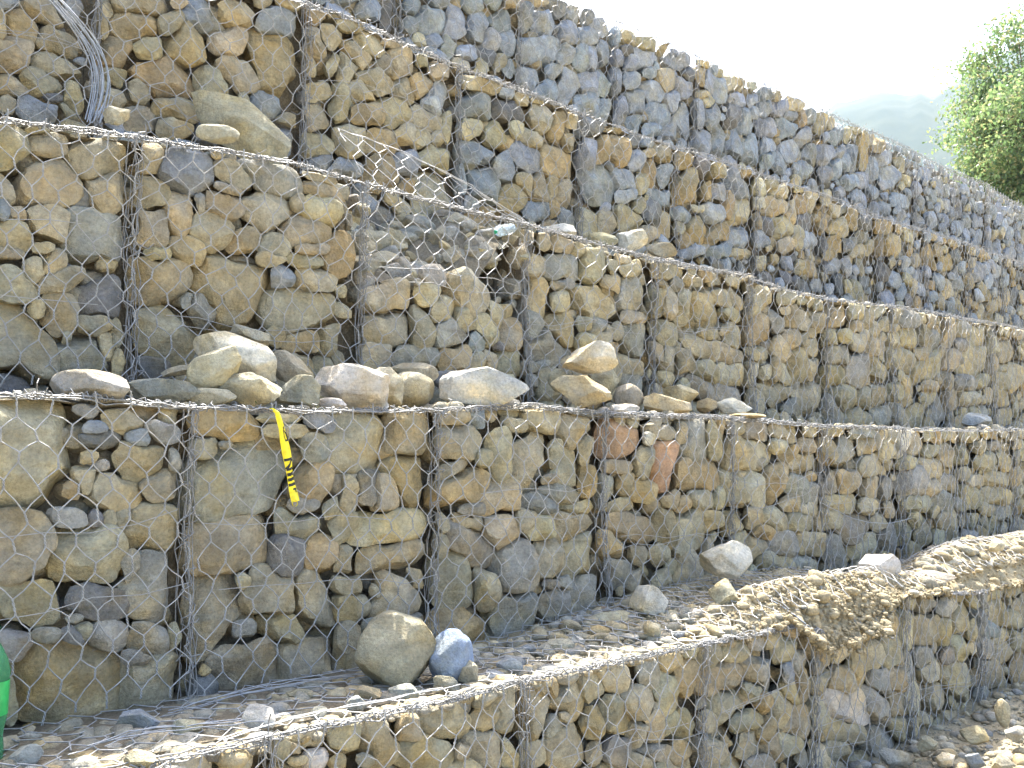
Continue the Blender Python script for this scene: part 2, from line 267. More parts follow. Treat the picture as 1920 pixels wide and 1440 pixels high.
TRACED={
0:'''1.29,-0.79,36,26,-6,y;1.23,-0.77,40,19,-16,d;1.41,-0.79,34,26,-32,t;1.46,-0.80,26,18,-24,t;1.47,-0.83,29,18,-21,t;1.53,-0.84,40,31,-34,w;1.74,-0.83,67,75,17,t;1.62,-0.79,56,33,-18,t;1.84,-0.82,49,39,-19,t;1.99,-0.82,107,54,-18,t;1.91,-0.90,114,40,-18,t;2.15,-0.85,59,51,-26,t;2.24,-0.84,45,71,-13,t;2.16,-0.94,87,58,-21,t;2.25,-0.97,37,56,39,t;2.04,-0.92,38,23,-21,t;1.68,-0.87,32,19,-19,g;2.38,-0.88,78,85,-8,t;2.43,-0.80,40,37,-19,t;2.49,-0.81,36,29,-25,t;2.57,-0.86,81,56,-43,t;2.69,-0.84,70,52,-41,t;2.82,-0.82,97,56,-13,t;3.00,-0.84,57,50,-43,g;2.93,-0.94,105,61,-12,t;2.81,-0.96,65,99,44,t;2.70,-0.96,58,67,-40,t;2.55,-1.01,111,64,-18,t;2.48,-0.94,43,38,20,g;2.80,-1.07,67,51,-27,g;3.02,-1.02,57,71,20,t;2.92,-1.04,65,49,-5,t;2.38,-1.00,62,47,-28,t;2.53,-0.91,41,23,-17,t;3.02,-1.13,110,29,-12,g;3.10,-0.93,55,90,4,t;3.13,-0.80,53,60,38,t;2.92,-1.14,64,25,-14,t;3.29,-0.79,66,41,-10,t;3.43,-0.83,95,53,-11,t;3.57,-0.83,86,50,-11,t;3.72,-0.81,56,30,-10,g;3.29,-0.89,93,68,-38,o;3.53,-0.94,149,61,-9,t;3.76,-0.96,130,72,-15,g;3.94,-0.97,60,38,-8,b;4.03,-0.80,76,31,-8,o;4.05,-0.94,71,64,-39,g;3.58,-1.05,127,71,-12,t;3.71,-1.02,77,47,-14,t;3.78,-1.08,69,48,-32,o;3.91,-1.13,89,60,-16,y;3.98,-1.06,61,49,-22,t;4.08,-1.05,88,75,12,o;3.68,-1.13,117,50,-14,t;3.29,-1.09,79,53,-19,t;3.36,-1.20,124,57,-15,t;3.68,-1.24,98,60,-10,y;4.05,-1.20,117,64,-10,t;3.86,-1.29,73,55,-9,t;3.74,-1.32,96,29,-9,g;3.97,-1.30,83,48,-16,t;3.42,-1.10,46,39,-42,t;3.79,-1.20,59,53,17,o;4.47,-0.83,98,73,-21,t;4.71,-0.87,140,77,-6,t;4.79,-0.80,87,50,-25,t;4.31,-0.91,130,85,-21,t;4.52,-0.95,106,71,-12,w;4.82,-1.02,106,65,-11,t;4.97,-1.03,91,79,-22,t;4.64,-1.07,84,75,-31,o;4.48,-1.10,88,61,-15,t;4.27,-1.07,75,63,-25,t;4.84,-1.16,87,56,-13,g;4.99,-1.17,67,74,36,t;4.53,-1.23,195,74,-13,w;4.82,-1.28,138,81,-28,g;5.00,-1.30,82,65,-21,t;4.27,-1.24,96,71,-32,t;4.49,-1.34,176,53,-13,t;4.84,-1.46,174,73,-12,g;4.48,-1.43,158,44,-12,t;4.93,-0.79,99,45,-7,g;4.96,-0.90,90,40,-8,o;4.30,-0.81,83,37,-8,g;4.24,-1.00,57,32,-11,t;5.00,-1.42,72,56,-22,t;5.18,-0.94,117,105,-20,y;5.45,-0.97,126,70,-3,t;5.43,-0.83,146,48,-6,g;5.68,-0.87,96,49,-7,g;5.19,-1.14,138,73,-10,g;5.51,-1.23,127,66,-10,y;5.22,-1.32,129,95,-16,y;5.53,-1.36,173,75,-11,t;5.83,-1.13,87,64,-11,y;5.68,-1.15,72,39,-9,g;5.43,-1.13,90,47,-10,g;5.82,-1.31,112,97,-22,t;5.85,-0.95,88,85,-28,t;5.67,-1.02,84,63,-10,t;5.13,-1.43,94,40,-12,t;5.38,-1.45,100,32,-11,t;6.10,-1.03,91,94,40,g;6.38,-0.98,113,80,-7,t;6.26,-1.08,96,47,-8,b;6.50,-1.14,116,59,-8,t;6.19,-1.19,122,67,-9,g;6.49,-1.25,116,80,-10,t;6.21,-1.32,204,77,-9,t;6.10,-1.26,93,41,-9,g;6.57,-1.05,133,49,-7,t''',
1:'''0.95,-0.00,139,151,6,y;1.12,0.13,42,18,-4,g;1.23,0.10,63,30,-4,t;1.13,0.08,39,18,1,b;1.34,0.08,57,28,-23,b;1.16,0.04,74,27,-5,d;1.28,0.05,42,27,-10,b;1.12,-0.01,34,21,9,t;1.27,-0.02,106,59,-11,t;1.11,-0.07,33,48,18,t;1.35,-0.09,60,45,14,t;1.21,-0.11,82,53,-13,t;1.39,-0.02,21,39,2,g;1.16,-0.03,24,18,-4,g;1.07,-0.10,31,28,-20,o;1.06,-0.19,62,30,-19,g;1.14,-0.19,26,23,-18,d;1.19,-0.19,24,21,-16,t;1.23,-0.19,32,35,24,t;1.32,-0.23,96,63,-2,t;0.93,-0.27,87,107,23,t;1.13,-0.30,108,77,-15,t;0.96,-0.42,94,76,-1,t;1.15,-0.43,94,56,-17,d;1.26,-0.35,36,58,0,g;1.33,-0.41,93,121,35,g;1.00,-0.51,37,22,-17,g;1.07,-0.52,40,21,-29,d;1.08,-0.47,25,13,-9,g;1.11,-0.51,23,28,9,t;1.19,-0.54,59,42,-32,g;1.32,-0.57,62,46,-26,g;1.41,-0.57,32,47,8,t;0.92,-0.53,49,42,-36,g;1.07,-0.65,161,104,-22,o;1.28,-0.62,51,23,-15,g;1.33,-0.70,105,82,-25,t;0.91,-0.69,25,80,3,t;1.57,0.10,124,47,-8,o;1.76,0.12,93,15,-1,y;1.77,0.08,90,24,3,y;1.50,0.02,46,40,-13,t;1.56,0.03,31,17,-17,g;1.65,-0.07,206,120,14,g;1.89,0.03,43,53,19,g;1.92,0.11,65,25,-11,b;1.90,-0.10,84,62,-4,o;1.86,-0.18,54,31,-4,g;1.97,-0.19,30,38,5,t;2.10,0.05,118,110,-9,t;2.31,0.08,89,81,3,t;2.32,-0.10,94,105,42,o;2.05,-0.14,42,70,-13,t;2.13,-0.13,55,65,6,g;2.22,-0.14,61,69,8,t;2.23,-0.28,166,60,5,y;2.23,-0.38,170,56,1,t;2.03,-0.27,45,60,6,t;2.03,-0.38,42,53,-10,t;2.07,-0.48,78,37,-14,t;2.27,-0.53,122,87,-12,t;2.38,-0.48,39,51,8,t;2.08,-0.56,86,53,-11,t;2.18,-0.51,28,39,7,t;2.36,-0.65,57,39,-16,g;2.14,-0.62,32,25,-18,g;2.04,-0.71,49,106,3,t;1.61,-0.30,153,87,0,t;1.54,-0.53,89,137,-13,t;1.81,-0.34,66,81,2,d;1.93,-0.36,68,60,-30,o;1.64,-0.42,28,33,24,t;1.74,-0.47,117,72,-23,t;1.92,-0.53,70,121,17,t;1.80,-0.60,120,55,-20,t;1.64,-0.58,48,38,-9,g;1.64,-0.70,149,98,0,t;1.90,-0.72,118,91,-14,t;1.51,-0.75,62,52,-41,d;1.83,-0.25,82,54,-12,g;1.50,-0.69,23,27,38,o;2.53,0.14,97,28,-1,t;2.69,0.14,62,47,-29,b;2.57,0.04,144,85,3,t;2.54,-0.07,103,43,12,t;2.70,-0.02,44,40,-1,t;2.60,-0.13,158,72,7,o;2.80,0.02,70,121,8,t;2.90,0.13,92,31,-8,t;3.05,0.14,121,50,-1,t;2.99,-0.02,131,122,28,t;3.27,0.11,85,95,-38,t;3.14,-0.01,51,58,-2,t;3.23,-0.06,100,73,6,t;3.34,0.01,48,72,-1,t;3.34,-0.12,48,68,0,o;2.80,-0.19,96,83,6,t;3.15,-0.18,141,43,-7,g;2.98,-0.21,106,38,-10,d;3.27,-0.25,117,35,-3,t;3.07,-0.11,54,24,10,t;2.64,-0.23,72,28,-3,g;2.48,-0.28,41,37,-20,t;2.65,-0.36,161,64,-31,g;2.63,-0.28,86,42,-9,t;2.80,-0.32,79,84,26,t;2.94,-0.28,58,48,-8,t;3.03,-0.32,87,53,-6,t;3.24,-0.32,137,79,2,t;2.88,-0.48,106,119,20,g;3.07,-0.46,100,86,-16,t;3.30,-0.46,121,110,21,t;2.56,-0.51,94,121,20,t;2.72,-0.55,72,86,13,t;2.89,-0.66,147,99,-7,g;3.12,-0.66,107,79,-10,g;3.33,-0.65,109,96,-25,g;2.61,-0.69,135,73,-5,o;3.07,-0.56,60,22,-6,g;3.16,-0.56,56,31,-14,g;2.47,-0.36,40,51,6,t;3.58,0.06,142,83,0,r;3.76,0.07,41,34,4,w;3.87,0.10,126,44,-1,t;3.56,-0.07,122,33,-1,t;3.76,-0.05,68,85,-3,t;3.51,-0.16,114,77,0,g;3.62,-0.15,72,58,-2,o;3.90,-0.06,99,113,-4,r;3.74,-0.19,114,64,-6,o;3.94,-0.24,57,48,-3,t;3.61,-0.24,97,41,-2,t;3.67,-0.35,165,91,-6,t;3.54,-0.43,101,69,-17,o;3.92,-0.37,78,95,2,o;3.68,-0.48,60,37,-6,t;3.85,-0.49,76,47,-6,t;3.53,-0.55,82,60,-9,g;4.17,0.06,145,117,4,g;4.03,0.09,37,53,-4,y;4.32,0.07,48,97,-3,t;4.04,-0.09,67,66,43,o;4.25,-0.12,148,77,-1,o;4.22,-0.24,108,45,0,t;4.05,-0.26,74,35,-2,o;4.37,-0.25,48,60,-2,t;4.09,-0.39,140,97,8,t;4.32,-0.35,71,55,-4,t;4.52,0.13,134,38,-1,t;4.76,0.12,133,54,-2,g;4.63,-0.01,249,87,-3,y;4.98,0.04,104,40,1,t;5.23,-0.06,149,67,-2,t;5.09,-0.01,91,54,8,o;5.04,0.10,140,44,-12,y;4.63,-0.20,214,105,-3,t;4.93,-0.18,121,99,1,o;5.16,-0.20,112,77,-44,g;5.32,-0.14,51,31,0,o;5.36,-0.25,87,59,-16,g;5.06,-0.29,114,45,1,t;5.23,-0.33,110,36,-2,t;5.27,0.02,81,52,2,t;4.52,-0.38,92,61,-4,y;4.67,-0.35,96,57,-3,t;4.90,-0.38,138,59,-3,t;5.15,-0.41,173,57,-8,t;4.78,-0.44,106,39,-7,o;4.95,-0.51,149,69,-6,g;5.25,-0.53,190,72,-7,t;4.89,-0.62,184,56,-15,t;5.24,-0.66,199,61,-8,g;4.68,-0.52,131,67,-5,t;4.58,-0.46,76,42,-4,t;5.37,-0.41,62,73,-3,t;5.54,0.01,97,64,2,t;5.74,-0.01,130,89,15,g;5.95,0.04,95,56,2,t;6.04,-0.10,178,69,4,t;6.12,0.07,74,63,11,t;5.55,-0.19,119,64,-1,g;5.75,-0.17,147,71,-1,t;6.05,-0.21,147,84,3,t;6.26,0.00,114,64,2,y;6.27,-0.25,114,63,-1,g;5.68,-0.31,177,54,-4,t;6.00,-0.34,119,45,-2,t;5.61,0.14,131,33,-1,y;5.93,0.12,189,34,1,g;5.56,-0.41,119,58,-3,t;5.82,-0.49,213,84,-7,g;5.62,-0.60,138,93,-31,g;6.00,-0.60,214,83,-4,t;6.18,-0.46,99,51,-3,t;6.33,-0.57,115,81,-3,g;6.53,0.05,149,77,4,w;6.69,0.05,111,79,5,t;6.60,-0.08,165,51,9,y;6.64,-0.19,191,108,0,g;6.99,-0.12,161,69,0,t;6.97,-0.00,132,44,0,t;7.21,-0.04,93,82,17,t;6.92,-0.26,159,68,-1,t;6.74,-0.35,206,55,3,t;7.12,-0.35,165,82,-1,g;7.28,-0.24,124,58,0,g;7.56,-0.01,131,92,5,y;7.58,-0.16,99,53,1,y;7.92,-0.08,190,62,3,t;7.79,0.03,154,54,1,t;8.08,0.05,108,42,1,g;7.74,-0.23,152,47,-1,t;8.12,-0.22,235,55,-1,t;8.14,-0.35,273,62,-2,t;7.62,-0.35,182,86,-1,t;7.92,-0.44,192,47,-2,t''',
2:'''1.03,1.02,49,86,-8,t;1.12,1.13,81,21,9,y;1.15,1.07,60,39,20,t;1.14,0.94,123,98,15,t;1.32,1.06,103,67,9,t;1.36,0.93,74,86,-39,t;1.15,0.80,63,81,-11,t;1.32,0.79,111,89,23,g;1.03,0.73,57,49,32,t;1.00,0.89,36,54,32,t;1.05,0.81,32,26,28,t;1.00,0.81,19,39,-1,b;1.13,0.70,35,21,12,t;1.02,0.67,44,18,9,t;1.25,1.14,43,19,10,g;1.36,1.15,45,19,10,g;1.10,0.62,30,62,-26,t;1.16,0.66,37,47,-27,t;1.19,0.60,93,30,20,t;1.04,0.56,63,57,1,t;1.35,0.56,90,76,7,d;1.11,0.48,31,39,2,t;1.07,0.37,96,141,12,t;1.19,0.47,61,71,-10,t;1.31,0.46,61,34,7,t;1.27,0.34,84,80,4,g;1.36,0.39,28,53,10,t;1.41,0.43,35,54,-1,t;1.41,0.33,35,54,0,t;1.21,0.40,18,28,-9,t;1.03,0.23,68,41,3,d;1.51,1.11,56,79,-28,t;1.65,1.08,89,106,-37,b;1.52,0.97,62,73,-45,t;1.76,1.16,28,23,40,t;1.63,1.20,58,25,0,t;1.85,1.10,109,54,-15,t;1.98,1.13,163,66,-14,g;1.63,0.92,59,92,-5,t;1.81,0.97,93,61,-20,t;1.99,0.97,113,89,18,t;1.53,0.85,73,85,-38,t;1.76,0.86,82,71,44,t;1.90,0.85,73,64,40,o;1.67,0.77,73,52,1,t;2.02,0.84,55,63,-26,t;2.16,0.92,113,60,4,t;2.24,1.02,92,55,-1,t;2.12,1.03,33,42,-16,t;2.20,0.85,78,22,9,t;1.55,0.74,51,29,11,t;1.81,1.03,66,22,-3,g;1.70,0.97,22,41,-2,g;2.23,1.15,76,23,-1,t;2.25,1.11,100,32,-6,t;1.57,0.65,107,92,17,t;1.84,0.62,151,163,-11,o;2.06,0.72,65,50,11,b;2.21,0.72,100,61,-5,y;2.16,0.60,152,87,8,t;1.72,0.55,62,73,36,g;1.60,0.46,132,114,-2,t;1.66,0.58,24,45,-21,g;2.03,0.47,40,43,-20,t;2.15,0.46,96,47,5,t;2.29,0.50,47,76,-15,t;2.13,0.36,96,58,5,t;2.27,0.35,51,61,-25,t;1.53,0.31,67,39,4,d;1.78,0.34,55,27,4,g;2.00,0.78,60,32,10,t;2.16,0.79,75,30,0,t;2.61,0.69,128,66,11,y;2.61,0.56,127,71,7,t;2.80,0.72,63,52,20,y;2.89,0.67,63,82,-40,y;3.06,0.75,117,89,-33,t;2.78,0.57,67,97,4,t;2.93,0.56,87,62,10,g;3.02,0.63,73,58,7,t;3.23,0.67,52,66,-11,t;3.17,0.59,62,79,39,y;3.35,0.58,93,73,18,t;3.09,0.53,57,42,10,b;2.98,0.45,92,63,16,o;2.54,0.41,77,62,10,t;2.75,0.42,112,64,5,g;3.34,0.45,109,61,3,t;3.18,0.45,53,50,41,t;3.10,0.43,73,38,13,t;3.25,0.52,47,22,5,d;3.54,0.96,72,49,15,t;3.72,0.97,137,60,9,g;3.96,1.00,104,84,25,t;4.10,1.02,44,60,-11,t;4.13,0.94,92,63,14,t;3.57,0.80,85,99,16,t;3.71,0.88,75,28,8,g;3.72,0.80,76,64,23,y;3.98,0.82,187,87,4,y;4.28,0.89,84,98,-24,g;4.27,1.03,103,40,9,t;3.52,0.65,57,77,-7,g;3.62,0.55,132,86,9,g;3.74,0.65,79,91,45,t;3.87,0.68,57,42,12,t;4.00,0.68,73,48,9,g;3.89,0.59,71,52,10,t;4.05,0.63,68,61,32,t;4.30,0.76,95,40,7,t;4.31,0.63,105,93,28,g;4.16,0.67,37,45,-15,t;3.54,0.44,96,27,13,g;4.09,0.45,90,77,15,t;4.27,0.49,142,57,-6,t;4.29,0.38,117,64,4,g;3.50,0.36,44,36,9,g;4.49,0.87,79,91,-31,y;4.56,1.06,135,42,6,t;4.57,0.71,127,82,9,t;4.64,0.87,59,85,-9,t;4.50,0.57,63,69,-41,t;4.63,0.55,86,67,12,t;4.60,0.43,67,41,5,t;4.86,1.04,108,32,5,t;4.75,0.85,102,90,44,t;4.98,0.86,203,109,6,o;5.15,0.95,105,51,5,y;5.25,0.87,101,48,-2,t;4.97,0.71,101,44,3,t;4.75,0.56,88,68,11,t;4.95,0.63,180,87,-5,t;4.98,0.49,138,76,4,t;5.24,0.49,155,84,3,y;5.24,0.60,140,64,-3,t;5.21,0.36,165,77,3,g;4.91,0.39,122,53,-12,g;5.30,0.73,68,81,-20,t;5.18,0.77,113,25,28,t;5.51,0.95,97,79,24,t;5.68,1.03,110,99,18,y;5.90,1.03,103,48,8,t;5.88,0.95,90,42,11,y;5.61,0.81,172,115,11,o;6.03,0.91,153,91,10,t;5.82,0.87,111,71,-25,g;5.96,0.78,115,78,4,t;5.58,0.62,147,64,3,t;5.84,0.70,91,76,21,t;6.04,0.59,175,109,7,o;5.51,0.53,104,74,9,y;5.75,0.54,43,83,-5,t;5.66,0.53,65,52,13,t;5.86,0.51,55,85,22,y;5.76,0.38,206,83,0,t;6.22,0.37,176,100,11,t;6.26,0.73,86,67,16,t;6.25,0.59,134,74,6,t;6.14,0.77,49,42,27,t;5.55,0.32,71,77,-37,t;5.94,0.31,112,54,1,g;6.63,0.98,211,90,7,o;6.91,1.04,112,59,9,y;6.71,1.12,108,39,7,y;7.24,1.09,134,81,11,t;6.89,0.93,111,46,7,t;7.09,1.02,70,90,-18,t;6.51,0.81,103,69,11,t;6.94,0.81,154,79,7,y;6.61,0.70,170,90,7,g;6.93,0.61,209,131,8,g;6.70,0.84,94,52,8,t;7.19,0.80,161,61,5,t;6.58,0.56,143,83,6,t;7.24,0.62,109,96,45,t;6.72,0.39,187,96,5,t;7.00,0.40,81,89,-37,t;7.25,0.43,133,88,7,t;6.59,0.29,158,118,-8,g;6.93,0.25,166,66,2,t;7.27,0.27,147,81,4,g;7.54,1.08,141,77,9,t;7.79,1.08,147,64,8,g;7.53,0.98,125,35,6,y;7.81,0.91,164,79,7,t;7.56,0.88,141,70,7,t;7.74,0.75,178,113,9,t;8.15,0.94,174,103,9,g;8.19,1.08,88,59,13,t;8.02,0.80,87,71,23,t;8.20,0.71,126,107,29,y;7.52,0.77,110,89,20,t;7.75,0.48,136,121,45,o;7.99,0.67,105,91,33,t;8.15,0.54,138,44,3,t;8.14,0.43,120,59,4,t;7.56,0.46,109,83,11,y;7.55,0.29,140,104,8,t;7.86,0.28,148,107,8,t;8.27,0.34,145,129,33,g;8.58,1.02,170,121,15,t;9.20,1.05,227,112,8,t;8.59,0.78,186,99,7,t;9.10,0.81,303,143,6,t;8.88,0.60,194,70,4,g;8.54,0.60,112,90,17,t;9.24,0.64,144,64,5,t;8.57,0.45,184,83,4,t;8.91,0.47,175,70,3,t;9.57,1.02,156,121,21,t;9.83,0.95,204,109,8,t;9.81,0.78,179,50,4,y;9.55,0.82,152,82,7,t;9.75,0.66,178,100,7,t;9.69,0.49,132,82,7,t;9.98,0.74,211,159,16,t;9.72,0.33,220,75,2,t;8.88,1.09,157,78,8,g;8.79,0.93,116,62,8,g''',
3:'''1.16,1.77,43,29,35,b;1.32,1.79,82,50,2,t;1.43,1.83,31,51,-13,b;1.24,1.70,79,63,30,t;1.36,1.69,91,59,-5,t;1.20,1.58,63,89,-15,t;1.36,1.58,87,67,29,t;1.30,1.50,79,54,15,t;1.20,1.45,62,43,14,t;1.18,1.38,33,42,-29,t;1.30,1.39,88,49,-5,b;1.43,1.47,33,72,8,t;1.15,1.67,16,53,0,t;1.35,1.44,38,22,10,d;1.41,1.41,42,24,-25,t;1.55,1.84,48,86,-6,t;1.71,1.94,140,38,19,t;1.69,1.85,101,69,33,o;1.86,1.90,78,40,37,t;1.88,2.00,43,28,22,t;1.98,1.97,64,94,-33,b;2.16,2.04,125,71,26,t;2.30,2.13,56,36,31,t;2.38,2.07,113,78,30,b;2.42,2.16,68,49,34,t;1.94,1.83,94,118,-31,o;1.76,1.76,93,57,37,t;1.62,1.71,61,95,-31,o;2.15,1.90,108,81,39,t;2.37,1.85,115,176,24,o;1.84,1.66,139,92,22,o;1.73,1.57,55,71,-26,t;1.62,1.61,51,65,-39,t;1.55,1.54,53,38,41,t;1.61,1.51,52,66,-30,t;2.06,1.69,94,79,10,t;2.17,1.76,125,73,-6,t;1.88,1.54,107,60,10,t;1.72,1.46,77,64,33,t;2.32,1.65,90,68,20,b;2.44,1.60,60,32,15,t;2.21,1.63,27,43,-8,t;1.88,1.45,72,46,21,t;2.29,1.56,64,52,19,b;2.40,1.51,94,80,45,b;2.58,2.15,80,52,25,o;2.69,2.20,64,27,13,t;2.58,2.02,67,98,30,t;2.67,2.07,55,81,-16,t;2.70,1.94,46,66,-15,t;2.56,1.90,43,47,-8,o;2.63,1.79,103,60,22,t;2.61,1.66,64,80,-41,t;2.62,1.53,85,60,23,t;2.65,1.45,64,35,16,b;2.81,2.17,101,32,15,o;2.93,2.10,103,70,21,y;3.06,2.15,78,28,15,t;2.86,2.04,96,59,-39,t;2.78,1.95,71,94,-25,t;3.12,2.05,97,71,37,t;3.04,2.02,53,75,-44,t;3.28,2.11,59,37,26,t;3.39,2.11,82,70,26,y;2.98,1.93,117,74,20,t;2.87,1.84,99,62,24,t;3.16,1.93,67,85,-3,t;3.28,2.00,89,67,41,t;2.75,1.77,68,107,-9,t;2.90,1.73,109,58,19,o;3.10,1.79,107,80,34,t;3.39,1.92,115,80,38,g;3.33,1.81,111,71,23,y;2.99,1.61,120,70,13,t;3.15,1.69,61,77,-29,t;3.27,1.69,71,51,27,t;3.39,1.72,67,51,33,t;2.82,1.59,97,70,27,t;3.38,1.62,118,75,10,t;3.16,1.54,68,86,-24,g;2.98,1.46,118,89,27,o;3.33,1.38,121,165,-13,t;3.15,1.41,46,59,-18,o;2.79,1.44,96,46,7,g;3.48,1.82,51,102,-5,t;3.75,2.12,182,57,11,t;4.02,2.09,52,80,-31,y;4.16,2.13,83,45,11,y;4.35,2.15,118,46,8,t;3.68,1.97,109,78,30,b;3.92,2.00,137,75,13,d;4.18,2.01,100,110,-26,t;4.34,2.00,62,103,-9,o;4.46,2.06,48,81,-9,t;3.65,1.83,85,59,25,y;3.83,1.83,105,75,28,t;3.97,1.90,48,63,-26,y;4.13,1.87,116,74,19,t;3.69,1.70,148,85,18,b;4.07,1.76,148,103,24,b;3.91,1.68,76,99,-20,b;4.37,1.80,164,114,30,o;4.44,1.90,55,81,-13,t;3.74,1.53,136,95,22,b;3.57,1.54,68,74,42,b;3.96,1.51,105,77,19,o;4.04,1.59,68,79,42,t;4.18,1.60,99,81,40,t;4.30,1.64,47,84,-6,t;4.42,1.60,91,103,29,t;4.34,1.50,75,58,28,o;4.43,1.47,105,93,-19,b;4.15,1.45,109,63,15,b;3.61,1.40,68,40,15,g;4.66,2.07,126,78,22,d;4.91,2.12,135,42,9,y;4.61,1.89,80,103,-25,g;4.76,1.94,60,122,-29,o;4.94,1.98,99,120,-14,o;5.10,1.93,90,68,32,g;5.09,2.07,80,57,29,d;5.25,2.02,60,36,19,t;5.42,2.06,106,72,24,t;5.28,1.89,81,101,-36,o;5.43,1.90,73,90,-41,b;4.70,1.70,162,116,24,b;4.95,1.78,106,79,28,b;5.14,1.79,70,86,-37,t;4.97,1.68,103,52,14,g;4.62,1.45,87,104,-36,t;4.80,1.48,99,68,18,t;4.98,1.54,132,87,18,t;5.10,1.64,46,89,-39,t;5.25,1.60,103,86,-8,d;5.41,1.75,113,55,14,b;5.42,1.57,104,78,6,o;5.19,1.47,116,59,12,t;5.68,2.09,125,78,25,o;5.88,2.07,98,77,44,d;6.04,2.05,109,81,31,t;6.31,2.00,142,126,-21,b;5.72,1.87,191,116,21,o;6.05,1.91,97,75,32,g;5.90,1.88,63,82,-23,o;6.38,2.12,92,70,35,o;6.34,1.81,150,124,0,y;5.98,1.72,149,90,16,g;6.18,1.84,69,110,-10,o;5.65,1.67,97,62,17,g;5.79,1.73,99,32,11,y;5.82,1.58,100,120,-41,o;5.61,1.57,78,65,41,t;6.04,1.60,165,85,33,o;6.37,1.62,163,98,18,g;5.67,1.48,87,67,25,o;5.75,1.44,162,51,9,g;6.06,1.47,138,52,10,b;6.34,1.50,145,40,9,y;6.63,2.04,143,75,15,y;6.78,2.11,108,82,7,t;6.96,2.08,156,89,20,y;6.60,1.91,98,56,25,w;6.84,1.92,195,79,8,y;7.24,2.15,116,44,13,y;7.39,2.06,109,84,34,y;7.24,2.02,106,83,35,o;6.93,1.78,177,91,13,y;6.72,1.75,97,78,39,d;6.57,1.77,80,65,37,t;6.64,1.65,139,56,8,g;6.95,1.63,136,70,12,t;7.29,1.87,118,79,19,d;7.07,1.89,78,100,-26,y;7.34,1.74,175,73,11,g;7.17,1.73,67,91,-18,y;7.64,1.92,145,114,34,o;7.91,1.92,209,92,12,y;7.81,2.06,101,79,37,y;8.11,2.04,93,125,-22,o;8.34,2.05,155,87,12,d;8.76,2.08,186,89,14,o;7.84,1.78,143,83,14,o;8.26,1.89,170,71,11,d;7.57,1.75,107,66,16,d;8.06,1.80,116,77,18,b;8.39,1.83,105,71,18,y;8.60,1.86,126,80,16,o;8.89,1.92,206,99,12,o;9.24,2.06,126,95,-12,y;8.19,1.77,151,63,10,y''',
